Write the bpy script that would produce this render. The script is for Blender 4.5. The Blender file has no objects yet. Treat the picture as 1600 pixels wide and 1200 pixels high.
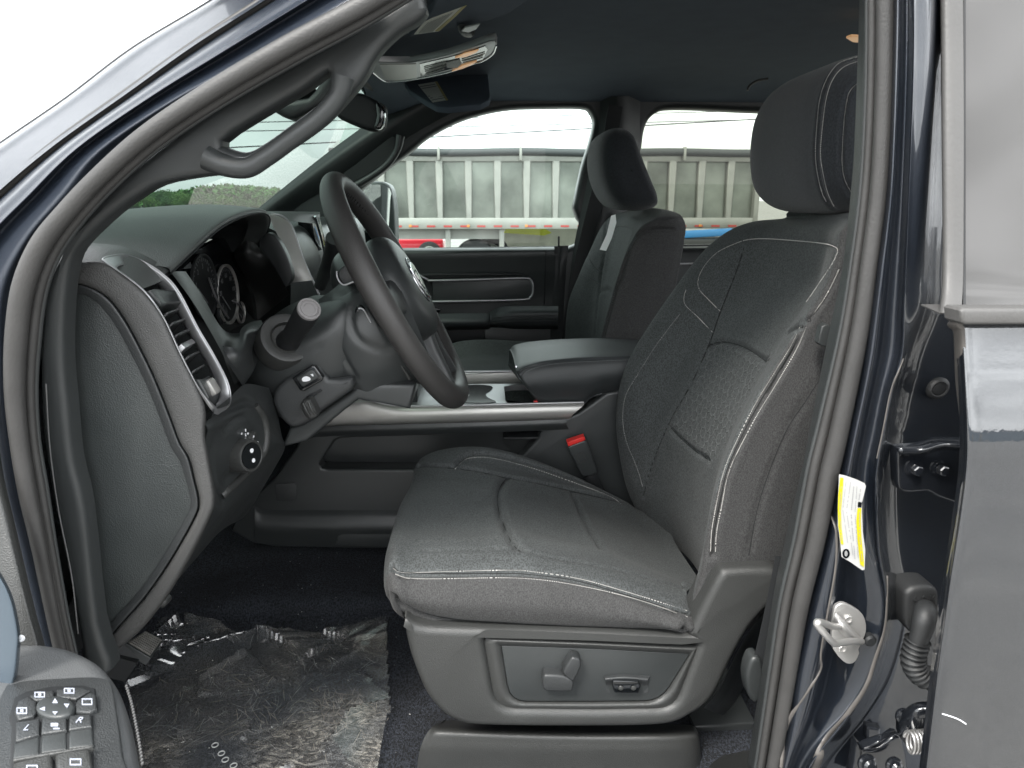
import bpy, bmesh, math, random
import numpy as np
from mathutils import Vector, Matrix
from mathutils.bvhtree import BVHTree
from mathutils.geometry import tessellate_polygon
random.seed(7); rng = np.random.default_rng(7)
R = math.radians
SC = bpy.context.scene
C = SC.collection
# ---------------------------------------------------------------- camera
FPX, YAW, PIT, CH = 1110.0, R(2.0), R(14.6), 1.70
cam = bpy.data.cameras.new('camera'); camo = bpy.data.objects.new('camera', cam); C.objects.link(camo)
cam.sensor_width = 36; cam.lens = 36*FPX/1600; cam.clip_start = .02; cam.clip_end = 2000
camo.location = (0, 0, CH); camo.rotation_euler = (R(90)-PIT, 0, -YAW)
SC.camera = camo
cam.dof.use_dof = True; cam.dof.focus_distance = 1.0; cam.dof.aperture_fstop = 18
# ---------------------------------------------------------------- world, sun, exposure
SUN_EL, SUN_AZ = R(52), R(215)
w = bpy.data.worlds.new('World'); SC.world = w; w.use_nodes = True
nt = w.node_tree; nt.nodes.clear()
N = nt.nodes.new; L = nt.links.new
sky = N('ShaderNodeTexSky'); sky.sky_type = 'NISHITA'; sky.sun_disc = False
sky.sun_elevation = SUN_EL; sky.sun_rotation = SUN_AZ; sky.air_density = 1.2; sky.dust_density = 3
hsv = N('ShaderNodeHueSaturation'); hsv.inputs['Saturation'].default_value = .13
L(sky.outputs[0], hsv.inputs['Color'])
tc = N('ShaderNodeTexCoord'); mp = N('ShaderNodeMapping'); mp.inputs['Scale'].default_value = (1, 1, 3.2)
L(tc.outputs['Generated'], mp.inputs[0])
ns = N('ShaderNodeTexNoise'); ns.inputs['Scale'].default_value = 2.6; ns.inputs['Detail'].default_value = 6
L(mp.outputs[0], ns.inputs['Vector'])
cr = N('ShaderNodeMapRange'); cr.inputs[1].default_value = .35; cr.inputs[2].default_value = .68
cr.inputs[3].default_value = .62; cr.inputs[4].default_value = 1.25
L(ns.outputs[0], cr.inputs[0])
cl = N('ShaderNodeMix'); cl.data_type = 'RGBA'; cl.inputs[0].default_value = .72
L(hsv.outputs[0], cl.inputs[6]); cl.inputs[7].default_value = (9.4, 9.7, 9.9, 1)
mu = N('ShaderNodeMix'); mu.data_type = 'RGBA'; mu.blend_type = 'MULTIPLY'; mu.inputs[0].default_value = 1
L(cl.outputs[2], mu.inputs[6]); L(cr.outputs[0], mu.inputs[7])
bg = N('ShaderNodeBackground'); bg.inputs[1].default_value = .15
wo = N('ShaderNodeOutputWorld'); L(mu.outputs[2], bg.inputs[0]); L(bg.outputs[0], wo.inputs[0])
sl = bpy.data.lights.new('sun', 'SUN'); sl.energy = 1.5; sl.angle = R(14); sl.color = (1, .96, .9)
so = bpy.data.objects.new('sun', sl); C.objects.link(so)
sd = Vector((math.sin(SUN_AZ)*math.cos(SUN_EL), math.cos(SUN_AZ)*math.cos(SUN_EL), math.sin(SUN_EL)))
so.rotation_euler = sd.to_track_quat('Z', 'Y').to_euler()
SC.view_settings.view_transform = 'Standard'; SC.view_settings.look = 'None'
SC.view_settings.exposure = 1.75; SC.view_settings.gamma = 1
SC.cycles.max_bounces = 8; SC.cycles.diffuse_bounces = 5; SC.cycles.glossy_bounces = 4
SC.cycles.transparent_max_bounces = 24; SC.cycles.transmission_bounces = 4
SC.cycles.caustics_reflective = False; SC.cycles.caustics_refractive = False
SC.cycles.use_denoising = True
SC.cycles.denoising_prefilter = 'ACCURATE'; SC.cycles.denoising_input_passes = 'RGB_ALBEDO_NORMAL'
SC.cycles.sample_clamp_indirect = 6
# ---------------------------------------------------------------- pixel -> place
_F = Vector((math.sin(YAW)*math.cos(PIT), math.cos(YAW)*math.cos(PIT), -math.sin(PIT)))
_R = Vector((math.cos(YAW), -math.sin(YAW), 0)); _U = _R.cross(_F)
EYE = Vector((0, 0, CH))
def ray(u, v): return _F + _R*((u-800)/FPX) + _U*((600-v)/FPX)
def W(u, v, y): d = ray(u, v); return EYE + d*(y/d.y)             # the point of the plane Y=y
def WX(u, v, x): d = ray(u, v); return EYE + d*(x/d.x)
def WZ(u, v, z): d = ray(u, v); return EYE + d*((z-CH)/d.z)
def A3(p): return p if isinstance(p, Vector) else W(*p)
# ---------------------------------------------------------------- objects
def thing(name, label, cat, loc=(0, 0, 0), group=None):
    o = bpy.data.objects.new(name, None); C.objects.link(o); o.location = loc
    o.empty_display_size = .05
    o['label'] = label; o['category'] = cat
    if group: o['group'] = group
    return o
def tag(o, label, cat=None, group=None, kind=None):
    if label: o['label'] = label
    if cat: o['category'] = cat
    if group: o['group'] = group
    if kind: o['kind'] = kind
    return o
def link(name, me, mat=None, parent=None, smooth=38):
    if mat is not None and not me.materials: me.materials.append(mat)
    if smooth:
        me.polygons.foreach_set('use_smooth', [True]*len(me.polygons))
        if smooth < 180:
            try: me.set_sharp_from_angle(angle=R(smooth))
            except Exception: pass
    me.update()
    o = bpy.data.objects.new(name, me); C.objects.link(o)
    if parent is not None:
        o.parent = parent
        q = parent; t = Vector((0, 0, 0))
        while q is not None: t += q.location; q = q.parent
        me.transform(Matrix.Translation(-t))       # vertices are given in world space
        o['_off'] = tuple(t)
    return o
def woff(o):
    q = o.parent; t = Vector((0, 0, 0))
    while q is not None: t += q.location; q = q.parent
    return t + o.location
def mesh(name, vs, fs): me = bpy.data.meshes.new(name); me.from_pydata([tuple(v) for v in vs], [], fs); return me
def setmat(me, m): me.materials.append(m); return me
# ---------------------------------------------------------------- curves
def cr_dense(P, k, closed=False):
    """Catmull-Rom along axis 0 of an array (n, ..)"""
    P = np.asarray(P, float); n = len(P)
    if n < 3 and not closed:
        t = np.linspace(0, 1, k+1); return np.stack([P[0]*(1-a)+P[-1]*a for a in t])
    out = []
    rngn = n if closed else n-1
    for i in range(rngn):
        if closed: a, b, c, d = P[(i-1) % n], P[i], P[(i+1) % n], P[(i+2) % n]
        else:
            b, c = P[i], P[i+1]
            a = P[i-1] if i > 0 else 2*b-c
            d = P[i+2] if i+2 < n else 2*c-b
        for j in range(k):
            t = j/k
            out.append(.5*((2*b)+(c-a)*t+(2*a-5*b+4*c-d)*t*t+(3*b-a-3*c+d)*t**3))
    if not closed: out.append(P[-1])
    return np.stack(out)
def pts3(L_): return np.array([tuple(A3(p)) for p in L_])
def resample(P, step):
    P = np.asarray(P); d = np.r_[0, np.cumsum(np.linalg.norm(np.diff(P, axis=0), axis=1))]
    n = max(2, int(d[-1]/step)+1); t = np.linspace(0, d[-1], n)
    return np.stack([np.interp(t, d, P[:, i]) for i in range(P.shape[1])], 1)
# ---------------------------------------------------------------- builders
def grid_mesh(name, G, closed_u=False, closed_v=False, capfan=False):
    m, n = G.shape[:2]; vs = G.reshape(-1, 3); fs = []
    for i in range(m if closed_u else m-1):
        for j in range(n if closed_v else n-1):
            a = i*n+j; b = i*n+(j+1) % n; c = ((i+1) % m)*n+(j+1) % n; d = ((i+1) % m)*n+j
            fs.append((a, b, c, d))
    me = mesh(name, vs, fs)
    uv = me.uv_layers.new(name='UVMap')
    li = np.empty(len(me.loops), int); me.loops.foreach_get('vertex_index', li)
    U = np.stack([(li // n)/(m-1), (li % n)/(n-1)], 1)
    uv.data.foreach_set('uv', U.astype(np.float32).ravel())
    return me
def face_out(me, ref):
    """flip so that most of the surface looks towards ref"""
    s = 0
    ref = Vector(ref)
    for p in me.polygons: s += p.area*(1 if p.normal.dot(ref-p.center) > 0 else -1)
    if s < 0: me.flip_normals()
def net(name, rows, mat, parent=None, k=(6, 6), closed=False, closed_r=False, thick=0, smooth=180, cam_side=True, center=None):
    """smooth surface through a net of control points; rows of (u,v,y) or Vectors"""
    G = np.stack([pts3(r) for r in rows])
    G = cr_dense(G, k[0], closed_r)
    G = np.swapaxes(cr_dense(np.swapaxes(G, 0, 1), k[1], closed), 0, 1)
    me = grid_mesh(name, G, closed_u=closed_r, closed_v=closed)
    if center is not None:
        c = Vector(center); s = sum(p.area*(1 if p.normal.dot(p.center-c) > 0 else -1) for p in me.polygons)
        if s < 0: me.flip_normals()
    elif cam_side: face_out(me, EYE)
    o = link(name, me, mat, parent, smooth)
    if thick:
        md = o.modifiers.new('solid', 'SOLIDIFY'); md.thickness = thick; md.offset = -1
    return o
def profile_bevel(loop, nrm_in, b):
    n = len(loop); out = []
    return out
def plate(name, outer, thick, mat, parent=None, holes=(), bevel=.0, curve=0, hcurve=None, nrm=None, seg=3, smooth=38, link_it=True):
    """a plate whose front outline is given; it runs thick deep away from the viewer (along -nrm)"""
    P = [A3(p) for p in outer]; H = [[A3(p) for p in h] for h in holes]
    if curve: P = [Vector(p) for p in cr_dense([tuple(p) for p in P], curve, True)]
    if hcurve is None: hcurve = curve
    if hcurve: H = [[Vector(p) for p in cr_dense([tuple(p) for p in h], hcurve, True)] for h in H]
    if nrm is None:
        nn = Vector((0, 0, 0))
        for i in range(len(P)): nn += P[i].cross(P[(i+1) % len(P)])
        nn.normalize()
        if nn.dot(EYE-P[0]) < 0: nn = -nn
    else: nn = Vector(nrm).normalized()
    o = P[0]; ex = nn.orthogonal().normalized(); ey = nn.cross(ex)
    def to2(q): return ((q-o).dot(ex), (q-o).dot(ey), (q-o).dot(nn))
    def area(l): return sum(l[i][0]*l[(i+1) % len(l)][1]-l[(i+1) % len(l)][0]*l[i][1] for i in range(len(l)))
    loops = []
    for idx, lp in enumerate([P]+H):
        l2 = [to2(q) for q in lp]
        ccw = area(l2) > 0
        if (idx == 0) != ccw: l2.reverse()
        loops.append(l2)
    bm = bmesh.new()
    levels = []
    if bevel > 0:
        for s in range(seg+1):
            a = math.pi/2*s/seg; levels.append((bevel*(1-math.sin(a)), -bevel*(1-math.cos(a))))
        levels = [(bevel*(1-math.sin(math.pi/2*s/seg)), -bevel*(1-math.cos(math.pi/2*s/seg))) for s in range(seg+1)]
    else: levels = [(0, 0)]
    def inset(l, d):
        n = len(l); out = []
        for i in range(n):
            a, b, c = l[i-1], l[i], l[(i+1) % n]
            e1 = Vector((b[0]-a[0], b[1]-a[1])); e2 = Vector((c[0]-b[0], c[1]-b[1]))
            if e1.length < 1e-9: e1 = e2
            if e2.length < 1e-9: e2 = e1
            e1.normalize(); e2.normalize()
            n1 = Vector((-e1.y, e1.x)); n2 = Vector((-e2.y, e2.x)); m_ = n1+n2
            if m_.length < 1e-6: m_ = n1
            m_.normalize(); q = max(.45, m_.dot(n1))
            out.append((b[0]+m_.x*d/q, b[1]+m_.y*d/q, b[2]))
        return out
    tops = []
    for l in loops:
        prev = None
        # l: outline at full size; the front face is inset by bevel
        for s, (din, dz) in enumerate(levels[::1]):
            ring = [bm.verts.new((q[0], q[1], q[2]+dz)) for q in inset(l, din)] if din > 1e-9 else [bm.verts.new((q[0], q[1], q[2]+dz)) for q in l]
            if s == 0: tops.append(ring)
            if prev:
                for i in range(len(l)):
                    j = (i+1) % len(l)
                    bm.faces.new((prev[i], ring[i], ring[j], prev[j]))
            prev = ring
        ring = [bm.verts.new((q[0], q[1], q[2]-thick)) for q in l]
        for i in range(len(l)):
            j = (i+1) % len(l); bm.faces.new((prev[i], ring[i], ring[j], prev[j]))
    allv = [v for t in tops for v in t]
    tris = tessellate_polygon([[Vector((v.co.x, v.co.y, 0)) for v in t] for t in tops])
    for t in tris:
        try: bm.faces.new([allv[i] for i in t])
        except ValueError: pass
    bmesh.ops.recalc_face_normals(bm, faces=bm.faces)
    for v in bm.verts: v.co = o + ex*v.co.x + ey*v.co.y + nn*v.co.z
    me = bpy.data.meshes.new(name); bm.to_mesh(me); bm.free()
    # front must look along nn
    s = 0
    for p in me.polygons:
        if abs(p.normal.dot(nn)) > .9: s += p.area*p.normal.dot(nn)
    if s < 0: me.flip_normals()
    return link(name, me, mat, parent, smooth)
def tube_mesh(name, P, r, res=10, closed=False, flat=1.0, up=None, cap=True):
    P = np.asarray(P, float); n = len(P)
    rr = np.full(n, r) if np.isscalar(r) else np.interp(np.linspace(0, 1, n), np.linspace(0, 1, len(r)), r)
    T = np.gradient(P, axis=0) if not closed else (np.roll(P, -1, 0)-np.roll(P, 1, 0))
    T /= np.linalg.norm(T, axis=1)[:, None]+1e-12
    u = np.array(up if up is not None else ((0, 0, 1) if abs(T[0][2]) < .9 else (1, 0, 0)), float)
    vs = []
    for i in range(n):
        if up is not None: u = np.array(up, float)
        a = u - T[i]*np.dot(u, T[i]); a /= np.linalg.norm(a)+1e-12
        u = a; b = np.cross(T[i], a)
        for j in range(res):
            t = 2*math.pi*j/res
            vs.append(P[i]+rr[i]*(math.cos(t)*a*flat+math.sin(t)*b))
    fs = []
    for i in range(n if closed else n-1):
        for j in range(res):
            fs.append((i*res+j, i*res+(j+1) % res, ((i+1) % n)*res+(j+1) % res, ((i+1) % n)*res+j))
    if cap and not closed:
        fs.append(tuple(range(res))[::-1]); fs.append(tuple((n-1)*res+j for j in range(res)))
    me = mesh(name, vs, fs)
    bm = bmesh.new(); bm.from_mesh(me); bmesh.ops.recalc_face_normals(bm, faces=bm.faces); bm.to_mesh(me); bm.free()
    return me
def tube(name, pts, r, mat, parent=None, k=6, closed=False, res=10, flat=1.0, up=None, smooth=50):
    P = pts3(pts)
    if k: P = cr_dense(P, k, closed)
    return link(name, tube_mesh(name, P, r, res, closed, flat, up), mat, parent, smooth)
def sweep(name, pts, prof, mat, parent=None, k=6, closed=False, side=(0, -1, 0), smooth=40, scale=None):
    """sweep a 2-D profile (a across, b along side) along the path"""
    P = pts3(pts)
    if k: P = cr_dense(P, k, closed)
    n = len(P)
    T = np.gradient(P, axis=0) if not closed else (np.roll(P, -1, 0)-np.roll(P, 1, 0))
    T /= np.linalg.norm(T, axis=1)[:, None]
    sd_ = np.array(side, float)
    sc = np.ones(n) if scale is None else np.interp(np.linspace(0, 1, n), np.linspace(0, 1, len(scale)), scale)
    G = []
    for i in range(n):
        b = sd_-T[i]*np.dot(sd_, T[i]); b /= np.linalg.norm(b); a = np.cross(b, T[i])
        G.append([P[i]+sc[i]*(a*q[0]+b*q[1]) for q in prof])
    me = grid_mesh(name, np.array(G), closed_u=closed, closed_v=True)
    bm = bmesh.new(); bm.from_mesh(me)
    bmesh.ops.recalc_face_normals(bm, faces=bm.faces); bm.to_mesh(me); bm.free()
    return link(name, me, mat, parent, smooth)
def box_bm(bm, c, s, rot=None, bevel=0, seg=2):
    r = bmesh.ops.create_cube(bm, size=1); vs = r['verts']
    bmesh.ops.scale(bm, vec=s, verts=vs)
    if bevel:
        es = list({e for v in vs for e in v.link_edges})
        rb = bmesh.ops.bevel(bm, geom=es, offset=bevel, segments=seg, profile=.5, affect='EDGES')
        vs = list({v for f in rb['faces'] for v in f.verts} | {v for v in vs if v.is_valid})
    M = Matrix.Translation(c) @ (rot.to_4x4() if rot is not None else Matrix())
    bmesh.ops.transform(bm, matrix=M, verts=vs)
def box(name, c, s, mat, parent=None, rot=None, bevel=.002, seg=2):
    bm = bmesh.new(); box_bm(bm, c, s, rot, bevel, seg)
    me = bpy.data.meshes.new(name); bm.to_mesh(me); bm.free()
    return link(name, me, mat, parent)
def lathe(name, c, axis, prof, mat, parent=None, res=32, smooth=35, sx=1.0, ref=None):
    """revolve (along, radius) about the axis through c; sx squeezes it sideways"""
    ax = Vector(axis).normalized(); a = ax.orthogonal().normalized() if ref is None else (Vector(ref)-ax*Vector(ref).dot(ax)).normalized(); b = ax.cross(a); c = Vector(c)
    vs = []; fs = []; m = len(prof)
    for (t, r) in prof:
        for j in range(res):
            q = 2*math.pi*j/res; vs.append(c+ax*t+a*(r*math.cos(q))+b*(r*math.sin(q)*sx))
    for i in range(m-1):
        for j in range(res): fs.append((i*res+j, i*res+(j+1) % res, (i+1)*res+(j+1) % res, (i+1)*res+j))
    fs.append(tuple(range(res))[::-1]); fs.append(tuple((m-1)*res+j for j in range(res)))
    me = mesh(name, vs, fs)
    bm = bmesh.new(); bm.from_mesh(me); bmesh.ops.remove_doubles(bm, verts=bm.verts, dist=1e-6)
    bmesh.ops.recalc_face_normals(bm, faces=bm.faces); bm.to_mesh(me); bm.free()
    return link(name, me, mat, parent, smooth)
# seams and stitches on a finished surface
def bvh_of(o):
    t = woff(o); me = o.data
    return BVHTree.FromPolygons([tuple(v.co+t) for v in me.vertices], [tuple(p.vertices) for p in me.polygons])
def lay(o, line, step=.0015, curve=8, bv=None, closed=False):
    """lay a traced line on the surface: points and normals"""
    bv = bv or bvh_of(o)
    P = np.array([(p[0], p[1]) for p in line], float)
    if curve: P = cr_dense(P, curve, closed)
    pts = []; nr = []
    for (u, v) in P:
        d = ray(u, v).normalized(); h = bv.ray_cast(EYE, d)
        if h[0] is None: continue
        n = h[1]
        if n.dot(d) > 0: n = -n
        if pts and (h[0]-Vector(pts[-1])).length > .09: continue
        pts.append(tuple(h[0])); nr.append(tuple(n))
    if len(pts) < 2: return None
    pts = np.array(pts); nr = np.array(nr)
    if len(pts) > 6:      # calm the path
        for _ in range(3):
            pts[1:-1] = (pts[:-2]+2*pts[1:-1]+pts[2:])/4; nr[1:-1] = (nr[:-2]+2*nr[1:-1]+nr[2:])/4
    Q = resample(np.hstack([pts, nr]), step)
    return Q[:, :3], Q[:, 3:]/np.linalg.norm(Q[:, 3:], axis=1)[:, None]
def groove(o, lines, w=.0025, d=.003, bulge=0.0, bw=.012):
    bv = bvh_of(o); t = np.array(woff(o)); me = o.data; n = len(me.vertices)
    co = np.empty(n*3); me.vertices.foreach_get('co', co); co = co.reshape(-1, 3)+t
    no = np.empty(n*3); me.vertices.foreach_get('normal', no); no = no.reshape(-1, 3)
    from mathutils.kdtree import KDTree
    disp = np.zeros(n); sg = np.ones(n)
    A = []
    for ln in lines:
        q = lay(o, ln, step=w*.5, bv=bv)
        if q is not None: A.append(q)
    if not A: return
    P = np.vstack([a[0] for a in A]); Nn = np.vstack([a[1] for a in A])
    kd = KDTree(len(P))
    for i, p in enumerate(P): kd.insert(p, i)
    kd.balance()
    lo = P.min(0)-.04; hi = P.max(0)+.04
    idx = np.where(np.all((co > lo) & (co < hi), axis=1))[0]
    lim = max(3*w, 3*bw if bulge else 0)
    for i in idx:
        _, j, dist = kd.find(co[i])
        if dist < lim:
            s = 1 if np.dot(no[i], Nn[j]) > 0 else -1
            disp[i] = s*(-d*math.exp(-(dist/w)**2)+bulge*(1-math.exp(-(dist/w)**2))*math.exp(-(dist/bw)**2))
    co = co+no*disp[:, None]-t
    me.vertices.foreach_set('co', co.ravel()); me.update()
def stitches(o, lines, mat, parent=None, L_=.0054, gap=.0030, r=.00075, name='stitching'):
    bv = bvh_of(o); vs = []; fs = []
    for ln in lines:
        q = lay(o, ln, step=.0006, bv=bv)
        if q is None: continue
        P, Nn = q; i = 0; a = max(2, int(L_/.0006)); g = max(1, int(gap/.0006))
        while i+a < len(P):
            p0, p1 = P[i], P[i+a]; n = Nn[i]; T = p1-p0; ln_ = np.linalg.norm(T)
            if ln_ > 1e-6:
                T /= ln_; b = np.cross(T, n)
                base = len(vs)
                for (f, h, s) in ((0, -.2, .6), (.25, .9, 1), (.75, .9, 1), (1, -.2, .6)):
                    m = p0+T*ln_*f
                    vs += [m+b*r*s-n*r*.4, m+n*r*(h+.4), m-b*r*s-n*r*.4]
                for k in range(3):
                    e = base+3*k
                    fs += [(e, e+1, e+4, e+3), (e+1, e+2, e+5, e+4)]
            i += a+g
    if not vs: return None
    me = mesh(name, vs, fs); s = link(name, me, mat, parent, 0); s['kind'] = 'stuff'
    return s
def text(name, body, size, origin, ex, ey, mat, parent=None, extrude=.0002, align='CENTER', lift=.0004, bold=0):
    cu = bpy.data.curves.new(name, 'FONT'); cu.body = body; cu.size = size; cu.align_x = align; cu.align_y = 'CENTER'
    cu.extrude = extrude; cu.resolution_u = 2; cu.offset = bold
    t = bpy.data.objects.new('tmp', cu); C.objects.link(t)
    me = bpy.data.meshes.new_from_object(t.evaluated_get(bpy.context.evaluated_depsgraph_get()))
    bpy.data.objects.remove(t); bpy.data.curves.remove(cu)
    ex = Vector(ex).normalized(); ey = Vector(ey); ey = (ey-ex*ey.dot(ex)).normalized(); ez = ex.cross(ey)
    M = Matrix((ex, ey, ez)).transposed().to_4x4(); M.translation = Vector(origin)+ez*lift
    me.transform(M); me.materials.clear()
    return link(name, me, mat, parent, 0)
def join_bm(name, bm, mat, parent=None, smooth=38):
    me = bpy.data.meshes.new(name); bm.to_mesh(me); bm.free(); return link(name, me, mat, parent, smooth)
# ---------------------------------------------------------------- materials
def newmat(name):
    m = bpy.data.materials.new(name); m.use_nodes = True; t = m.node_tree
    return m, t, t.nodes['Principled BSDF']
def M_(name, col, rough=.5, metal=0, coat=0, spec=.5, bump=None, vary=0, vscale=20, speck=0, sscale=900, sheen=0, smear=0, tint=(0, 0, 0)):
    m, t, b = newmat(name); nd = t.nodes.new; lk = t.links.new
    b.inputs['Base Color'].default_value = (*col, 1); b.inputs['Roughness'].default_value = rough
    b.inputs['Metallic'].default_value = metal; b.inputs['Coat Weight'].default_value = coat
    b.inputs['Specular IOR Level'].default_value = spec
    b.inputs['Coat Roughness'].default_value = .04
    if sheen: b.inputs['Sheen Weight'].default_value = sheen; b.inputs['Sheen Roughness'].default_value = .4
    tc_ = nd('ShaderNodeTexCoord')
    src = None
    if vary or speck:
        cur = None
        if vary:
            n = nd('ShaderNodeTexNoise'); n.inputs['Scale'].default_value = vscale; n.inputs['Detail'].default_value = 5
            lk(tc_.outputs['Object'], n.inputs['Vector'])
            r = nd('ShaderNodeMapRange'); r.inputs[1].default_value = .3; r.inputs[2].default_value = .7
            r.inputs[3].default_value = 1-vary; r.inputs[4].default_value = 1+vary
            lk(n.outputs[0], r.inputs[0]); cur = r.outputs[0]
        if speck:
            n2 = nd('ShaderNodeTexNoise'); n2.inputs['Scale'].default_value = sscale; n2.inputs['Detail'].default_value = 2
            mp_ = nd('ShaderNodeMapping'); mp_.inputs['Scale'].default_value = (1, .6, .6)
            lk(tc_.outputs['Object'], mp_.inputs[0]); lk(mp_.outputs[0], n2.inputs['Vector'])
            r2 = nd('ShaderNodeMapRange'); r2.inputs[1].default_value = .38; r2.inputs[2].default_value = .62
            r2.inputs[3].default_value = 1-speck; r2.inputs[4].default_value = 1+speck
            lk(n2.outputs[0], r2.inputs[0])
            if cur is not None:
                mm = nd('ShaderNodeMath'); mm.operation = 'MULTIPLY'; lk(cur, mm.inputs[0]); lk(r2.outputs[0], mm.inputs[1]); cur = mm.outputs[0]
            else: cur = r2.outputs[0]
        mx = nd('ShaderNodeVectorMath'); mx.operation = 'SCALE'; mx.inputs[0].default_value = col
        lk(cur, mx.inputs['Scale']); lk(mx.outputs[0], b.inputs['Base Color'])
    if smear:
        n = nd('ShaderNodeTexNoise'); n.inputs['Scale'].default_value = 9; n.inputs['Detail'].default_value = 4; n.inputs['Distortion'].default_value = .8
        lk(tc_.outputs['Object'], n.inputs['Vector'])
        r = nd('ShaderNodeMapRange'); r.inputs[1].default_value = .35; r.inputs[2].default_value = .65
        r.inputs[3].default_value = rough-smear; r.inputs[4].default_value = rough+smear
        lk(n.outputs[0], r.inputs[0]); lk(r.outputs[0], b.inputs['Roughness'])
    if bump:
        kind, sc_, dist = bump
        if kind == 'leather':
            n = nd('ShaderNodeTexVoronoi'); n.feature = 'SMOOTH_F1'; n.inputs['Scale'].default_value = sc_; out = n.outputs['Distance']
        elif kind == 'weave':
            n = nd('ShaderNodeTexWave'); n.inputs['Scale'].default_value = sc_; n.inputs['Distortion'].default_value = 3; n.inputs['Detail Scale'].default_value = 6; n.bands_direction = 'DIAGONAL'; out = n.outputs[0]
        else:
            n = nd('ShaderNodeTexNoise'); n.inputs['Scale'].default_value = sc_; n.inputs['Detail'].default_value = 3; out = n.outputs[0]
        lk(tc_.outputs['Object'], n.inputs['Vector'])
        bp = nd('ShaderNodeBump'); bp.inputs['Strength'].default_value = 1; bp.inputs['Distance'].default_value = dist
        lk(out, bp.inputs['Height']); lk(bp.outputs[0], b.inputs['Normal'])
    return m
def glass_mat(name, tint, refl=.06, rough=0.0, dirt=0):
    m = bpy.data.materials.new(name); m.use_nodes = True; t = m.node_tree; t.nodes.clear(); nd = t.nodes.new; lk = t.links.new
    tr = nd('ShaderNodeBsdfTransparent'); tr.inputs[0].default_value = (*tint, 1)
    gl = nd('ShaderNodeBsdfGlossy'); gl.inputs['Roughness'].default_value = rough
    lw = nd('ShaderNodeLayerWeight'); lw.inputs[0].default_value = .5
    pw = nd('ShaderNodeMath'); pw.operation = 'POWER'; pw.inputs[1].default_value = 5; lk(lw.outputs['Facing'], pw.inputs[0])
    fr = nd('ShaderNodeMath'); fr.operation = 'MULTIPLY_ADD'; fr.inputs[1].default_value = .85; fr.inputs[2].default_value = .045; lk(pw.outputs[0], fr.inputs[0])
    mx = nd('ShaderNodeMixShader'); lk(fr.outputs[0], mx.inputs[0]); lk(tr.outputs[0], mx.inputs[1]); lk(gl.outputs[0], mx.inputs[2])
    o = nd('ShaderNodeOutputMaterial'); lk(mx.outputs[0], o.inputs[0])
    return m
def lin(*c): return tuple(((x/255)/12.92 if x <= 10 else (((x/255)+.055)/1.055)**2.4) for x in c)
m_plastic = M_('grained charcoal plastic', (.030, .032, .033), .38, bump=('leather', 1100, .00035), vary=.06, smear=.05)
m_plastic2 = M_('fine charcoal plastic', (.032, .035, .0355), .37, bump=('noise', 1400, .0002), vary=.05, smear=.05)
m_plastic_lt = M_('grey grained plastic', (.038, .039, .038), .38, bump=('leather', 1000, .0004), vary=.06)
m_panel = M_('end panel grained plastic', (.030, .034, .034), .42, bump=('leather', 900, .0004), vary=.3, vscale=5, smear=.09)
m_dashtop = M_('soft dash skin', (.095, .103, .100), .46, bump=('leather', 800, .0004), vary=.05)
m_black = M_('matt black', (.008, .009, .010), .6)
m_gloss = M_('gloss black', (.006, .007, .008), .12, coat=.6)
m_rubber = M_('door seal rubber', (.034, .033, .032), .5, bump=('noise', 500, .0003), vary=.12, vscale=30)
m_silver = M_('satin silver trim', (.40, .40, .41), .38, metal=.8, bump=('noise', 2500, .00008))
m_silver_d = M_('dark satin trim', (.46, .45, .43), .36, metal=.55, bump=('noise', 2500, .00008))
m_chrome = M_('chrome', (.75, .76, .78), .1, metal=1)
m_fabric = M_('grey melange seat cloth', (.048, .0525, .053), .85, speck=.42, sscale=620, vary=.10, sheen=.04, bump=('noise', 1100, .0004))
m_fabric_d = M_('dark seat cloth', (.018, .021, .025), .88, speck=.35, sscale=700, vary=.07, sheen=.2, bump=('noise', 1600, .0006))
m_fabric_s = M_('smooth bolster cloth', (.036, .036, .036), .8, speck=.4, sscale=900, vary=.05, sheen=.06, bump=('noise', 1700, .0005))
m_thread = M_('light grey thread', (.45, .44, .42), .7)
m_thread_d = M_('dark thread', (.10, .10, .10), .7)
m_wheel = M_('steering wheel leather', (.044, .042, .041), .44, bump=('leather', 1100, .0003), vary=.05)
m_liner = M_('headliner cloth', (.100, .125, .155), .95, bump=('noise', 900, .0005), vary=.05)
m_carpet = M_('black carpet', (.018, .021, .028), 1, bump=('noise', 500, .006), vary=.3, vscale=14, speck=.8, sscale=420)
m_white = M_('white print', (.75, .76, .78), .5)
m_red = M_('red plastic', (.75, .03, .025), .4)
m_label = M_('label paper', (.88, .89, .80), .6, vary=.03)
m_labelw = M_('white label', (.42, .42, .41), .45)
m_yellow = M_('label yellow', (.48, .42, .005), .45)
m_print = M_('grey label print', (.22, .22, .22), .6)
m_zinc = M_('zinc plated steel', (.50, .49, .475), .36, metal=.75, bump=('noise', 600, .0002), vary=.1)
m_steel_d = M_('dark painted steel', (.014, .016, .02), .2, coat=.8, metal=.2)
m_boot = M_('black rubber boot', (.024, .025, .026), .5, bump=('noise', 700, .0003))
m_sealer = M_('seam sealer', (.085, .078, .072), .4, bump=('noise', 90, .0008), vary=.15, vscale=60)
m_wstrip = M_('grey weatherstrip', (.080, .078, .076), .5, bump=('noise', 300, .0003), vary=.05)
m_glass = glass_mat('green tinted glass', (.80, .90, .86))
m_shield = glass_mat('windshield glass', (.18, .225, .205))
m_privacy = glass_mat('tinted rear glass', (.46, .49, .43))
m_mirror = M_('mirror glass', (.82, .86, .86), .02, metal=1)
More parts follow.
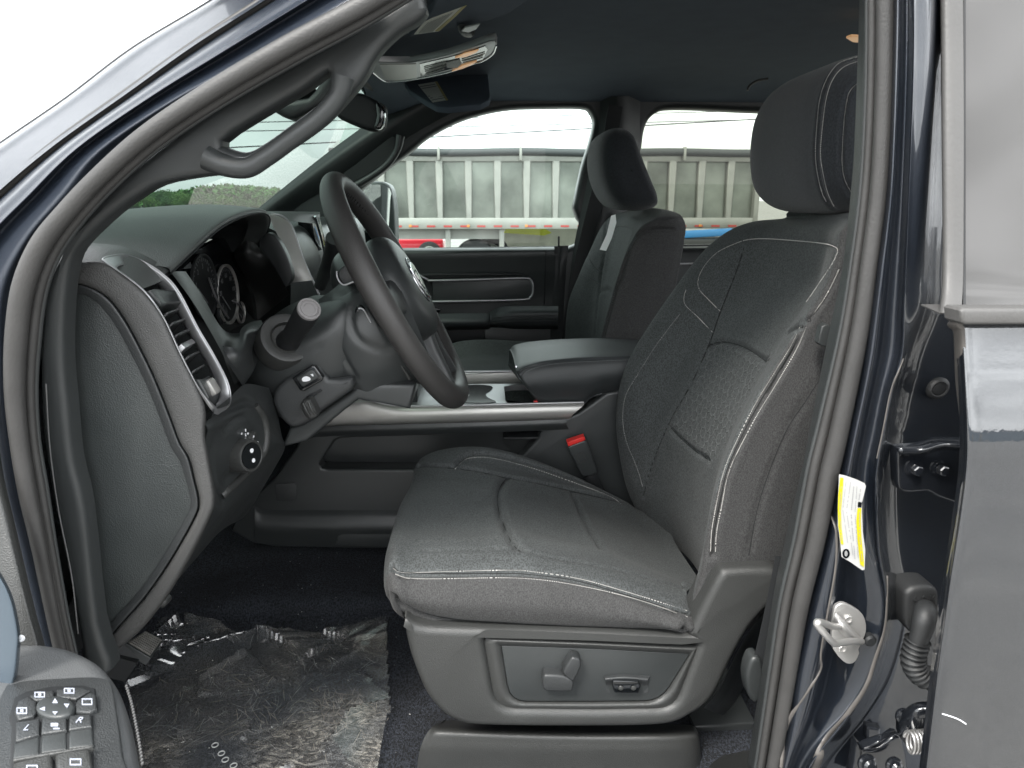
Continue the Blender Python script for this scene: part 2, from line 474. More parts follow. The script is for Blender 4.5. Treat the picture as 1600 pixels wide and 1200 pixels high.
# truck paint: dark blue metallic under clear coat
m_paint, t, b = newmat('dark blue metallic paint'); nd = t.nodes.new; lk = t.links.new
b.inputs['Base Color'].default_value = (.018, .0235, .034, 1); b.inputs['Metallic'].default_value = .7; b.inputs['Coat IOR'].default_value = 1.65
b.inputs['Roughness'].default_value = .32; b.inputs['Coat Weight'].default_value = 1; b.inputs['Coat Roughness'].default_value = .03
tc_ = nd('ShaderNodeTexCoord'); n = nd('ShaderNodeTexNoise'); n.inputs['Scale'].default_value = 240; n.inputs['Detail'].default_value = 2
lk(tc_.outputs['Object'], n.inputs['Vector']); bp = nd('ShaderNodeBump'); bp.inputs['Distance'].default_value = .00004
lk(n.outputs[0], bp.inputs['Height']); lk(bp.outputs[0], b.inputs['Coat Normal'])
n2 = nd('ShaderNodeTexVoronoi'); n2.inputs['Scale'].default_value = 2500; lk(tc_.outputs['Object'], n2.inputs['Vector'])
bp2 = nd('ShaderNodeBump'); bp2.inputs['Distance'].default_value = .0002; lk(n2.outputs[0], bp2.inputs['Height']); lk(bp2.outputs[0], b.inputs['Normal'])
m_paint_door = m_paint.copy(); m_paint_door.name = 'dark blue door paint'
m_paint_door.node_tree.nodes['Principled BSDF'].inputs['Coat IOR'].default_value = 2.0
m_paint_door.node_tree.nodes['Principled BSDF'].inputs['Metallic'].default_value = .5
m_paint_door.node_tree.nodes['Principled BSDF'].inputs['Base Color'].default_value = (.010, .0125, .017, 1)
m_paint_pillar = m_paint.copy(); m_paint_pillar.name = 'dark blue pillar paint'; pb_ = m_paint_pillar.node_tree.nodes['Principled BSDF']
pb_.inputs['Coat Weight'].default_value = .22; pb_.inputs['Metallic'].default_value = .2; pb_.inputs['Coat IOR'].default_value = 1.45; pb_.inputs['Specular IOR Level'].default_value = .25
# honeycomb insert cloth
m_hex, t, b = newmat('honeycomb embossed cloth'); nd = t.nodes.new; lk = t.links.new
b.inputs['Roughness'].default_value = .85; b.inputs['Sheen Weight'].default_value = .04
tc_ = nd('ShaderNodeTexCoord')
def mth(op, a, b_=None):
    x = nd('ShaderNodeMath'); x.operation = op
    for i, q in enumerate((a, b_)):
        if q is None: continue
        if hasattr(q, 'links'): lk(q, x.inputs[i])
        else: x.inputs[i].default_value = q
    return x.outputs[0]
sp = nd('ShaderNodeSeparateXYZ'); lk(tc_.outputs['Object'], sp.inputs[0])
hx = mth('MULTIPLY', sp.outputs['Y'], 1/.019); hz = mth('MULTIPLY', sp.outputs['Z'], 1/.0255)
def cell(ox, oz):
    a = mth('SUBTRACT', mth('FRACT', mth('ADD', hx, ox)), .5); c = mth('MULTIPLY', mth('SUBTRACT', mth('FRACT', mth('ADD', hz, oz)), .5), 1.7333)
    a = mth('ABSOLUTE', a); c = mth('ABSOLUTE', c)
    return mth('MAXIMUM', a, mth('ADD', mth('MULTIPLY', a, .5), mth('MULTIPLY', c, .866)))
hd = mth('MINIMUM', cell(0, 0), cell(.5, .5))
r = nd('ShaderNodeMapRange'); r.inputs[1].default_value = .38; r.inputs[2].default_value = .49; r.inputs[3].default_value = 0; r.inputs[4].default_value = 1
lk(hd, r.inputs[0])
n = nd('ShaderNodeTexNoise'); n.inputs['Scale'].default_value = 480; lk(tc_.outputs['Object'], n.inputs['Vector'])
rr_ = nd('ShaderNodeMapRange'); rr_.inputs[1].default_value = .38; rr_.inputs[2].default_value = .62; rr_.inputs[3].default_value = .45; rr_.inputs[4].default_value = 1.55; lk(n.outputs[0], rr_.inputs[0])
mc = nd('ShaderNodeMix'); mc.data_type = 'RGBA'; lk(r.outputs[0], mc.inputs[0]); mc.inputs[6].default_value = (.044, .048, .0485, 1); mc.inputs[7].default_value = (.066, .072, .072, 1)
sc2 = nd('ShaderNodeVectorMath'); sc2.operation = 'SCALE'; lk(mc.outputs[2], sc2.inputs[0]); lk(rr_.outputs[0], sc2.inputs['Scale']); lk(sc2.outputs[0], b.inputs['Base Color'])
bp = nd('ShaderNodeBump'); bp.inputs['Distance'].default_value = .0016; bp.inputs['Strength'].default_value = .8; lk(r.outputs[0], bp.inputs['Height']); lk(bp.outputs[0], b.inputs['Normal'])
# thin crinkled floor film: clear, glossy, faintly milky; grey sheen mixed into its colour
m_film = bpy.data.materials.new('clear plastic film'); m_film.use_nodes = True; t = m_film.node_tree; t.nodes.clear(); nd = t.nodes.new; lk = t.links.new
tr = nd('ShaderNodeBsdfTransparent'); gl = nd('ShaderNodeBsdfGlossy'); gl.inputs['Roughness'].default_value = .13
df = nd('ShaderNodeBsdfDiffuse'); df.inputs[0].default_value = (.36, .31, .26, 1); tc_ = nd('ShaderNodeTexCoord')
na = nd('ShaderNodeTexNoise'); na.inputs['Scale'].default_value = 11; na.inputs['Detail'].default_value = 5; lk(tc_.outputs['Object'], na.inputs[0])
dv = nd('ShaderNodeVectorMath'); dv.operation = 'DISTANCE'; lk(tc_.outputs['Object'], dv.inputs[0]); dv.inputs[1].default_value = (-.24, .80, .965)
dr = nd('ShaderNodeMapRange'); dr.inputs[1].default_value = .04; dr.inputs[2].default_value = .30; dr.inputs[3].default_value = .24; dr.inputs[4].default_value = .06; lk(dv.outputs['Value'], dr.inputs[0])
rl = nd('ShaderNodeMapRange'); rl.inputs[1].default_value = .35; rl.inputs[2].default_value = .65; lk(na.outputs[0], rl.inputs[0])
mxl = nd('ShaderNodeMath'); mxl.operation = 'MULTIPLY'; lk(dr.outputs[0], mxl.inputs[0]); lk(rl.outputs[0], mxl.inputs[1])
mpw = nd('ShaderNodeMapping'); mpw.inputs['Scale'].default_value = (1, 2.2, 1); mpw.inputs['Rotation'].default_value = (0, 0, .6); lk(tc_.outputs['Object'], mpw.inputs[0])
nw = nd('ShaderNodeTexNoise'); nw.inputs['Scale'].default_value = 34; nw.inputs['Detail'].default_value = 14; nw.inputs['Roughness'].default_value = .74; nw.inputs['Distortion'].default_value = 2.6; lk(mpw.outputs[0], nw.inputs[0])
rw = nd('ShaderNodeMapRange'); rw.inputs[1].default_value = .45; rw.inputs[2].default_value = .70; lk(nw.outputs[0], rw.inputs[0])
dr.inputs[3].default_value = .9; dr.inputs[4].default_value = .35
mw = nd('ShaderNodeMath'); mw.operation = 'MULTIPLY_ADD'; mw.inputs[2].default_value = .10; lk(rw.outputs[0], mw.inputs[0]); lk(mxl.outputs[0], mw.inputs[1])
crf = nd('ShaderNodeMix'); crf.data_type = 'RGBA'; crf.inputs[6].default_value = (.40, .42, .44, 1); crf.inputs[7].default_value = (.48, .45, .40, 1); lk(rl.outputs[0], crf.inputs[0]); lk(crf.outputs[2], df.inputs[0])
m1 = nd('ShaderNodeMixShader'); lk(mw.outputs[0], m1.inputs[0]); lk(tr.outputs[0], m1.inputs[1]); lk(df.outputs[0], m1.inputs[2])
lw = nd('ShaderNodeLayerWeight'); lw.inputs[0].default_value = .5; pw = nd('ShaderNodeMath'); pw.operation = 'POWER'; pw.inputs[1].default_value = 3; lk(lw.outputs['Facing'], pw.inputs[0])
fm = nd('ShaderNodeMath'); fm.operation = 'MULTIPLY_ADD'; fm.inputs[1].default_value = .8; fm.inputs[2].default_value = .10; lk(pw.outputs[0], fm.inputs[0])
m2 = nd('ShaderNodeMixShader'); lk(fm.outputs[0], m2.inputs[0]); lk(m1.outputs[0], m2.inputs[1]); lk(gl.outputs[0], m2.inputs[2])
o_ = nd('ShaderNodeOutputMaterial'); lk(m2.outputs[0], o_.inputs[0])
def scuffmat(nm, col, f):
    m = bpy.data.materials.new(nm); m.use_nodes = True; t = m.node_tree; t.nodes.clear(); nd = t.nodes.new; lk = t.links.new
    tr = nd('ShaderNodeBsdfTransparent'); df = nd('ShaderNodeBsdfDiffuse'); df.inputs[0].default_value = (*col, 1); m1 = nd('ShaderNodeMixShader'); m1.inputs[0].default_value = f
    lk(tr.outputs[0], m1.inputs[1]); lk(df.outputs[0], m1.inputs[2]); o_ = nd('ShaderNodeOutputMaterial'); lk(m1.outputs[0], o_.inputs[0]); return m
m_scr = scuffmat('tan scuff line', (.50, .46, .40), .45); m_scr2 = scuffmat('pale scuff line', (.55, .56, .57), .42)
# ================================================================ the cab
cab = thing('truck_cab', 'dark blue truck cab with its front doorway open, black headliner and rubber door seal', 'truck cab', (.1, 1.45, .95))
# ---- outer A-pillar and body side in front of the doorway (painted)
ST = [  # sky edge, dark gap, next to the seal
 ((440,-70),(525,-70),(690,-70)), ((329,3),(415,3),(560,-2)), ((210,75),(308,72),(400,92)), ((105,154),(204,146),(275,158)),
 ((0,226),(92,226),(160,236)), ((-110,305),(2,302),(104,305)), ((-200,400),(-80,380),(44,380)), ((-260,520),(-150,480),(8,470)),
 ((-300,650),(-170,620),(8,610)), ((-300,790),(-170,770),(26,760)), ((-280,930),(-150,920),(52,870)), ((-240,1120),(-120,1120),(92,1050)), ((-200,1350),(-100,1340),(130,1240))]
def lp(a, b, t): return (a[0]+(b[0]-a[0])*t, a[1]+(b[1]-a[1])*t)
rows = []
for s, g, o in ST:
    o2 = lp(o, g, -.16)
    rows.append([(*lp(s, g, -.10), .86), (*s, .735), (*lp(s, g, .3), .705), (*lp(s, g, .72), .672), (*lp(s, g, .93), .656)])
net('a_pillar_skin', rows, m_paint_pillar, cab, k=(6, 6))
rows = []
for k_, (s, g, o) in enumerate(ST):
    e1, e2 = (1.12, 1.32) if k_ < 6 else (1.02, 1.06)
    rows.append([(*lp(s, g, .95), .665), (*g, .68), (*lp(g, o, .10), .655), (*lp(g, o, .20), .632), (*lp(g, o, .36), .625), (*lp(g, o, .44), .617), (*lp(g, o, .54), .63),
                 (*lp(g, o, .75), .622), (*lp(g, o, .92), .612), (*lp(g, o, e1), .618), (*lp(g, o, e2), .622)])
net('door_frame_flange', rows, m_paint_pillar, cab, k=(6, 5))
tube('windshield_moulding', [lp(s, g, -.02)+(.752,) for s, g, o in ST[:8]], .0015, m_black, cab)
tube('door_frame_gap_strip', [lp(g, s, .02)+(.668,) for s, g, o in ST], .0052, m_rubber, cab)
# ---- rubber seal all round the doorway
S1 = [(103,1060,10),(83,965,10),(62,860,11),(43,770,13),(30,690,13),(23,610,14),(25,530,15),(36,450,15),(62,385,14),(104,330,12.5),(160,271,12),(232,208,12),(333,140,12),(450,71,12.5),(560,12,12.5),(655,-45,12),
      (760,-110,12),(900,-150,12),(1250,-150,12),(1340,-125,12),(1378,-60,12),(1383,0,12),(1381,150,12),(1373,294,12),(1357,420,12),(1341,530,13),(1312,670,14.5),(1296,740,15),(1274,850,14.5),(1250,950,14),(1229,1075,13),(1208,1200,12),
      (1190,1290,12),(1100,1350,12),(600,1370,12),(200,1340,12),(125,1220,11)]
def seal(name, pts, off, hw, mat, y, flat=.8):
    P = np.array([(p[0], p[1]) for p in pts], float); D = np.roll(P, -1, 0)-np.roll(P, 1, 0); D /= np.linalg.norm(D, axis=1)[:, None]
    Nn = np.stack([-D[:, 1], D[:, 0]], 1)      # to the inside of the ring
    c = P.mean(0); s = np.sign(((c-P)*Nn).sum(1)).mean()
    Q = []
    for i, p in enumerate(pts):
        q = P[i]+Nn[i]*np.sign(s)*off(p[2]); Q.append((q[0], q[1], y))
    r = [hw(p[2])/FPX*.64 for p in pts]; r.append(r[0])
    P3 = cr_dense(pts3(Q), 8, True)
    rr = np.interp(np.linspace(0, len(pts), len(P3)), np.arange(len(pts)+1), r)
    me = tube_mesh(name, P3, rr, 14, True, flat, up=(0, 1, 0))
    return link(name, me, mat, cab, 60)
seal('door_seal', S1, lambda h: 0, lambda h: h*1.03, m_rubber, .6)
seal('seal_lip', S1, lambda h: h*1.55, lambda h: h*.62, m_rubber, .612)
seal('seal_inner_lip', S1, lambda h: h*2.2, lambda h: h*.42, m_plastic2, .618)
# ---- inner A-pillar trim with its grab handle
A_out = [(700,-60),(655,-22),(562,38),(458,95),(345,160),(248,232),(178,290),(126,345),(92,400),(72,450),(62,530),(60,600),(66,690),(80,780),(98,870),(118,965),(135,1050)]
A_in = [(172,1050),(150,975),(130,800),(112,720),(104,640),(97,560),(99,470),(108,410),(125,380),(171,336),(208,309),(245,288),(297,277),(340,272),(372,268),(402,259),(455,227),(507,189),(546,147),(569,118),(582,94),(599,71),(625,47),(654,30),(667,14),(664,0),(664,-60)]
hole = [(345,220),(420,171),(470,142),(503,118),(513,114),(512,140),(497,160),(455,192),(415,221),(388,236),(366,235)]
plate('a_pillar_trim', [(p[0], p[1], .66) for p in A_out+A_in], .022, m_plastic2, cab, holes=[[(p[0], p[1], .66) for p in hole]], bevel=.007, curve=3, hcurve=3, seg=4)
hb = [(322,246),(350,258),(385,262),(415,246),(455,217),(500,183),(528,150),(536,120)]
gh = tube('grab_handle', [(p[0], p[1], .652) for p in hb], [.0105, .0095, .0088, .0082, .0082, .0082, .0086, .010], m_plastic2, cab, res=14)
# kick trim between seal and dash, with stitched edge seen low down
tube('trim_edge_bead', [(72,600,.64),(78,700,.64),(92,800,.64),(112,900,.64),(122,990,.64)], .0006, m_thread_d, cab)
# ---- inner B-pillar trim
BT = [(-80,1345,1373),(0,1343,1371),(200,1336,1363),(294,1330,1360),(420,1316,1346),(530,1293,1327),(670,1265,1295),(740,1251,1279),(900,1214,1248),(1050,1190,1219),(1200,1167,1196),(1320,1148,1178)]
rows = [[(t+6, v, .80), (t, v, .70), (t+4, v, .668), (t+(c-t)*.5, v, .64), (c-2, v, .622), (c+8, v, .61)] for v, t, c in BT]
net('b_pillar_trim', rows, m_plastic2, cab, k=(6, 6))
# ---- painted B-pillar: label panel, bead and recess
BV = [-60, 100, 294, 420, 480, 550, 610, 670, 740, 850, 950, 1050, 1120, 1200, 1300]
SX = [1397, 1393, 1385, 1369, 1361, 1351, 1341, 1328, 1314, 1290, 1264, 1242, 1232, 1218, 1200]
LN = [1427, 1427, 1420, 1415, 1412, 1408, 1392, 1380, 1368, 1370, 1383, 1361, 1322, 1262, 1225]
rows = []
for v, s, l in zip(BV, SX, LN):
    up = v < 520
    w2 = 30 if up else 13
    g = l-s
    rows.append([(s-8, v, .612), (s+g*.10, v, .592), (s+g*.28, v, .589), (s+g*.45, v, .603), (s+g*.70, v, .606), (l-4, v, .599), (l, v, .592), (l+5, v, .593), (l+w2, v, .602 if up else .615), (l+w2+14, v, .64 if up else .645),
                 (l+w2+40, v, .655), (1560, v, .66), (1640, v, .66)])
bp_ = net('b_pillar_skin', rows, m_paint, cab, k=(10, 6))
# sealer beads
def bead(name, pts, r, mat=m_sealer, parent=cab, flat=.5, o=bp_, k=8):
    q = lay(o, pts, step=.004, curve=k)
    if q is None: return
    rr = np.interp(np.linspace(0, 1, len(q[0])), np.linspace(0, 1, len(r) if not np.isscalar(r) else 2), r if not np.isscalar(r) else [r, r])*.75
    me = tube_mesh(name, q[0]+q[1]*.0005, rr, 8, False, flat, up=(0, 1, 0)); return link(name, me, mat, parent, 60)
bead('seam_sealer', [(1300,742),(1297,796),(1307,829),(1305,887),(1294,950),(1282,1020),(1282,1046),(1260,1083),(1231,1133),(1222,1199)], [.0012,.0016,.0014,.0018,.0014,.0014,.0022,.0016,.0015,.004,.003])
bead('seam_sealer', [(1386,900),(1383,975),(1366,1037),(1352,1075),(1322,1120),(1290,1155),(1272,1199)], [.001,.0014,.0022,.003,.004,.0035,.006,.008])
bead('seam_sealer', [(1411,560),(1393,610),(1381,670),(1371,716)], [.0006,.0012,.0014,.0010])
# slots and dimples pressed into the pillar
groove(bp_, [[(1371,745),(1378,728),(1383,735),(1379,770),(1372,797),(1368,790),(1371,745)], [(1260,1005),(1285,1003)], [(1300,930),(1308,1000)]], w=.0014, d=.0014)
groove(bp_, [[(1405,672),(1412,676)], [(1427,650),(1431,654)], [(1437,582),(1438,584)], [(1466,674),(1470,676)], [(1320,918),(1323,921)], [(1338,930),(1340,932)]], w=.0022, d=.0016)
# ---- roof, header and shell
YC = 1.45
def zroof(x, y): 
    e = abs(y-YC)/.82
    return 2.045-.03*e**2-.055*max(0, e-.75)**1.5*6-.05*math.exp(-((x+.30)/.14)**2)-.02*max(0, x-.9)
xs = [-.33, -.29, -.24, -.17, -.08, .05, .3, .6, .95, 1.35, 1.7]
ys = [.70, .78, .9, 1.1, 1.45, 1.8, 2.0, 2.12, 2.2, 2.27]
rows = [[Vector((x, y, zroof(x, y))) for x in xs] for y in ys]
net('headliner', rows, m_liner, cab, k=(4, 4), cam_side=False)
xs2 = [-.36, -.2, .3, 1.0, 1.75]; rows = [[Vector((x, y, zroof(x, YC+(y-YC)*.85)+.06)) for x in xs2] for y in (.66, .8, 1.1, 1.45, 1.8, 2.1, 2.27)]
net('roof_skin', rows, m_paint, cab, k=(4, 4), cam_side=False)
net('roof_side_rail', [[Vector((x, .645, 1.975)), Vector((x, .70, 1.965)), Vector((x, .74, 1.99)), Vector((x, .76, 2.03))] for x in (-.3, 0, .3, .8, 1.4)], m_plastic2, cab, k=(3, 4))
box('rear_wall', (1.62, 1.45, 1.35), (.04, 1.7, .7), m_plastic2, cab)
box('rear_bench', (1.32, 1.45, 1.2), (.45, 1.4, .5), m_fabric_d, cab, bevel=.05)
net('driver_side_rear_trim', [[Vector((x, .66, z)) for x in (.42, .8, 1.2, 1.62)] for z in (.95, 1.3, 1.6)], m_plastic2, cab, k=(1, 1))
# floor
def zfl(x, y):
    t = max(0, 1-abs(y-YC)/.24); base = .985 if y > 1.17 else .952
    toe = max(0, -(x+.66))*.9
    return base+toe
FL = [[Vector((x, y, zfl(x, y)-(.0 if y > .75 else (.02 if y > .67 else .03)))) for x in (-1.0, -.8, -.6, -.45, -.3, 0, .3, .7, 1.1, 1.6)] for y in (.62, .7, .8, 1.0, 1.16, 1.18, 1.3, 1.45, 1.8, 2.26)]
net('carpet', FL, m_carpet, cab, k=(4, 4), smooth=180)
box('firewall', (-1.02, 1.45, 1.3), (.04, 1.65, .75), m_carpet, cab)
net('sill_skin', [[Vector((x, .47, .93)), Vector((x, .56, .95)), Vector((x, .60, .96)), Vector((x, .63, .955)), Vector((x, .63, .85))] for x in (-.6, 0, .6, 1.5)], m_paint, cab, k=(3, 3))
box('front_body', (-1.25, 1.45, 1.2), (.5, 1.75, .62), m_paint, cab, bevel=.05)
# ---- windshield
def wsx(y): return .10*(1-((y-YC)/.78)**2)
def wpt(t, y): # t 0 header .. 1 cowl
    e = max(0, (1.30-y)/.45)
    return Vector((-.30-.72*t-wsx(y)*(.3+.7*t), y, 1.985-.44*t-.20*e**1.6))
rows = [[wpt(t, y) for y in (.86, .92, 1.0, 1.1, 1.25, 1.45, 1.8, 2.05, 2.20, 2.36, 2.52)] for t in (-.12, .0, .25, .5, .75, 1)]
net('windshield', rows, m_shield, cab, k=(4, 4))
tube('windshield_header_frame', [wpt(.0, y)+Vector((.01, 0, .005)) for y in (1.05, 1.25, 1.45, 1.8, 2.2)], .012, m_black, cab)
# ---- passenger side inner wall with its window openings
YP = 2.25
fw = [(500,388),(530,340),(556,304),(587,278),(612,258),(640,238),(668,215),(710,192),(752,178),(797,170),(850,168),(909,168),(923,175),(928,192),(921,224),(909,262),(896,325),(886,388)]
rw = [(990,388),(996,300),(1004,231),(1008,203),(1015,186),(1028,175),(1045,170),(1090,170),(1171,174),(1330,180),(1350,190),(1355,388)]
out = [(380,352),(408,325),(500,250),(560,206),(628,157),(645,120),(700,85),(900,90),(1400,100),(1420,420),(1420,900),(300,900),(330,400)]
plate('passenger_side_trim', [(p[0], p[1], YP) for p in out], .05, m_plastic2, cab, holes=[[(p[0], p[1], YP) for p in fw], [(p[0], p[1], YP) for p in rw]], bevel=.018, hcurve=4, seg=4)
plate('window_gasket', [(p[0], p[1], YP+.046) for p in [(470,400)]+fw[1:-1]+[(900,400)]], .01, m_rubber, cab, holes=[[(p[0]+(742-p[0])*.012, p[1]+(290-p[1])*.02, YP+.045) for p in fw]], curve=0, smooth=0) if False else None
# passenger A-pillar face towards the glass, and the dark plate behind the handle
net('passenger_pillar_face', [[(375,352,YP-.01),(395,352,YP-.03),(440,352,YP-.005)], [(404,325,YP-.01),(425,322,YP-.035),(470,318,YP-.005)], [(498,249,YP-.01),(520,254,YP-.04),(560,270,YP-.005)], [(560,203,YP-.01),(578,214,YP-.04),(612,230,YP-.005)], [(624,156,YP-.01),(645,172,YP-.04),(680,190,YP-.005)], [(660,125,YP-.01),(700,140,YP-.04),(740,160,YP-.005)]], m_plastic2, cab, k=(5, 5))
plate('handle_shade_plate', [(p[0], p[1], YP-.04) for p in [(536,272),(556,257),(590,230),(612,214),(617,219),(612,238),(598,254),(575,270),(550,284),(540,284)]], .004, m_black, cab, curve=3)  # flat black plate stands for the shade in the handle opening
tube('passenger_grab_handle', [(p[0], p[1], YP-.065) for p in [(530,302),(552,292),(580,276),(604,258),(620,236),(626,212)]], [.012, .011, .010, .010, .010, .013], m_plastic2, cab, res=12)
# window glass on the passenger side
net('front_side_glass', [[(490,395,YP+.055),(700,395,YP+.055),(900,395,YP+.055)], [(520,250,YP+.045),(700,250,YP+.045),(930,250,YP+.045)], [(560,155,YP+.03),(700,155,YP+.03),(940,155,YP+.03)]], m_glass, cab, k=(2, 2))
net('rear_side_glass', [[(985,395,YP+.055),(1150,395,YP+.055),(1370,395,YP+.055)], [(990,250,YP+.045),(1150,250,YP+.045),(1370,250,YP+.045)], [(995,160,YP+.03),(1150,160,YP+.03),(1370,160,YP+.03)]], m_privacy, cab, k=(2, 2))
# passenger B-pillar trim and belt
net('passenger_b_pillar_trim', [[(u0, v, YP-.004), ((u0+u1)/2, v, YP-.045), (u1, v, YP-.004)] for v, u0, u1 in ((150,938,1000),(200,936,1000),(260,922,998),(330,908,992),(390,896,990),(480,886,985),(600,878,980))], m_plastic2, cab, k=(5, 5))
tube('passenger_seat_belt', [(962,165,YP-.08),(945,260,YP-.07),(915,380,YP-.06),(895,480,YP-.06),(880,600,YP-.05)], .022, m_black, cab, flat=.06, up=(0,1,0))
plate('belt_anchor', [(p[0], p[1], .76) for p in [(1278,535),(1284,510),(1292,506),(1300,510),(1300,545),(1282,540)]], .01, m_plastic2, cab, bevel=.002)
# ---- striker, label, boot, plug and hinge on the B-pillar
def on(o, u, v, bv={}):
    if o.name not in bv: bv[o.name] = bvh_of(o)
    d = ray(u, v).normalized(); h = bv[o.name].ray_cast(EYE, d); n = h[1]
    if n.dot(d) > 0: n = -n
    return h[0], n
ys_ = .588
st = plate('striker', [(p[0], p[1], ys_) for p in [(1304,951),(1312,944),(1320,943),(1333,949),(1345,957),(1352,968),(1354,985),(1349,1000),(1342,1015),(1343,1021),(1337,1034),(1328,1038),(1318,1034),(1305,1019),(1300,1004),(1301,975)]], .004, m_zinc, cab, bevel=.0012, curve=2)
for (u, v) in ((1325,967),(1316,1013)):
    p = W(u, v, ys_)
    bl = lathe('bolt', p, (0, -1, .05), [(0, .0042), (.0016, .0042), (.0022, .0036), (.0022, .0026), (.0010, .0022), (.0010, .0001)], m_zinc, cab, res=20)
tube('striker_loop', [W(1346,1002,.588), W(1330,1002,.573), W(1310,1005,.556), W(1302,1004,.550), W(1290,992,.543), W(1277,976,.540), W(1279,972,.541), W(1290,975,.552), W(1302,979,.570), W(1320,978,.588)], .0032, m_zinc, cab, k=6)
net('striker_fold', [[(1306,957,.587),(1322,972,.582),(1345,994,.587)], [(1303,964,.586),(1318,980,.574),(1343,1001,.586)], [(1301,971,.588),(1312,988,.587),(1338,1008,.588)]], m_zinc, cab, k=(3, 3))
lathe('striker_bush', W(1355,996,.597), (0, -1, 0), [(0, .006), (.006, .006), (.008, .004), (.008, .0001)], m_black, cab)
# label (tyre and loading label)
lab_o = [(1311,741),(1321,743),(1338,749),(1351,755),(1353,760),(1347,785),(1347,800),(1348,830),(1352,860),(1351,890),(1347,891),(1330,879),(1315,870),(1313,850),(1309,820),(1309,790),(1310,765)]
def strip_on(name, pts, mat, lift, parent):
    """flat print laid on the curved pillar as a fan of small faces"""
    bm = bmesh.new(); P = pts
    tr = tessellate_polygon([[Vector((p[0], p[1], 0)) for p in P]])
    vs = [bm.verts.new((p[0], p[1], 0)) for p in P]
    for t in tr: bm.faces.new([vs[i] for i in t])
    bmesh.ops.triangulate(bm, faces=bm.faces)
    for _ in range(2): bmesh.ops.subdivide_edges(bm, edges=bm.edges, cuts=1, use_grid_fill=False)
    for v in bm.verts:
        p = W(v.co.x, v.co.y, .583); 
        v.co = p+(EYE-p).normalized()*lift
    me = bpy.data.meshes.new(name); bm.to_mesh(me); bm.free(); face_out(me, EYE)
    return link(name, me, mat, parent, 180)
lab = strip_on('tyre_label', lab_o, m_labelw, 0, cab)
m_by = M_('label red rule', (.5, .12, .1), .5)
strip_on('label_stripe', [(1313,746),(1318,747),(1316,775),(1314,800),(1315,825),(1318,851),(1314,850),(1310,822),(1309,795),(1310,772)], m_yellow, .0012, lab)
strip_on('label_stripe', [(1340,794),(1346,794),(1345,815),(1346,840),(1350,880),(1350,886),(1344,882),(1340,845),(1338,815)], m_yellow, .0012, lab)
strip_on('label_badge', [(1341,784),(1347,785),(1346,793),(1340,792)], m_gloss, .0012, lab)
def disc(c, r, n=14, sx=1): return [(c[0]+r*sx*math.cos(2*math.pi*i/n), c[1]+r*math.sin(2*math.pi*i/n)) for i in range(n)]
strip_on('label_emblem', disc((1322,865), 7.5, sx=.8), m_gloss, .0012, lab)
strip_on('label_emblem', disc((1322,865), 4.5, sx=.55), m_print, .002, lab)
pr = bmesh.new(); rl = random.Random(3)
def dashline(bm, a, b, wd, n, lift=.0014):
    for i in range(n):
        if rl.random() < .2: continue
        t0, t1 = i/n, (i+.72)/n
        q = [(a[0]+(b[0]-a[0])*t0, a[1]+(b[1]-a[1])*t0), (a[0]+(b[0]-a[0])*t1, a[1]+(b[1]-a[1])*t1)]
        lift = .003; pts = [(q[0][0]-wd/2, q[0][1]), (q[0][0]+wd/2, q[0][1]+.3), (q[1][0]+wd/2, q[1][1]+.3), (q[1][0]-wd/2, q[1][1])]
        bm.faces.new([bm.verts.new(W(*p, .583)+(EYE-W(*p, .583)).normalized()*lift) for p in pts])
for (a, b_, wd, n) in (((1322,752),(1317,795),1.1,26), ((1317,797),(1325,850),1.1,30), ((1329,753),(1323,796),1.2,20), ((1323,800),(1333,868),1.2,24), ((1334,760),(1330,800),1.5,14), ((1330,804),(1336,874),1.5,20), ((1339,760),(1336,800),1.3,14), ((1345,762),(1342,782),1.6,9), ((1336,802),(1341,872),1.0,24),
                       ((1314.5,760),(1312,800),1.2,18), ((1312,802),(1315,845),1.2,18), ((1343,800),(1343,830),1.2,10), ((1343,832),(1347,878),1.2,14)):
    dashline(pr, a, b_, wd, n)
lp_ = join_bm('label_print', pr, m_print, lab, 0); lp_['kind'] = 'stuff'
# wiring boot
YB = .64
bt = plate('wiring_boot', [(p[0], p[1], YB-.028) for p in [(1418,925),(1430,918),(1455,917),(1466,922),(1469,935),(1467,965),(1458,985),(1440,995),(1424,990),(1415,975),(1413,950),(1414,932)]], .028, m_boot, cab, bevel=.006, curve=2, seg=4)
tube('boot_elbow', [W(1446,950,YB-.03), W(1446,955,YB-.043), W(1444,968,YB-.050), W(1440,985,YB-.052), W(1434,1003,YB-.052)], [.0085, .0105, .0105, .0095, .0085], m_boot, cab, res=18)
bel = [(1434,1000),(1430,1014),(1427,1028),(1430,1043),(1440,1055),(1453,1060),(1470,1058),(1490,1052)]
P = cr_dense(pts3([(p[0], p[1], YB-.05) for p in bel]), 24); P = resample(P, .0009)
rr = np.array([.0098+.0022*math.cos(2*math.pi*i*.0009/.0052) for i in range(len(P))])
link('bellows', tube_mesh('bellows', P, rr, 22, False, 1, up=(0, 1, 0)), m_boot, cab, 180)
text('boot_mark', '△△ X', .0075, W(1443,935,YB-.0285), _R, _U, m_boot, bt, extrude=.0006)
# plug
c, n = on(bp_, 1463, 606)
lathe('bump_stop', c, (-.1, -1, .05), [(-.004, .0118), (.003, .0118), (.0055, .010), (.0065, .0080), (.0058, .0070), (.0050, .0068), (.0062, .0060), (.0066, .0030), (.0066, .0001)], m_boot, cab, res=30, sx=.85)
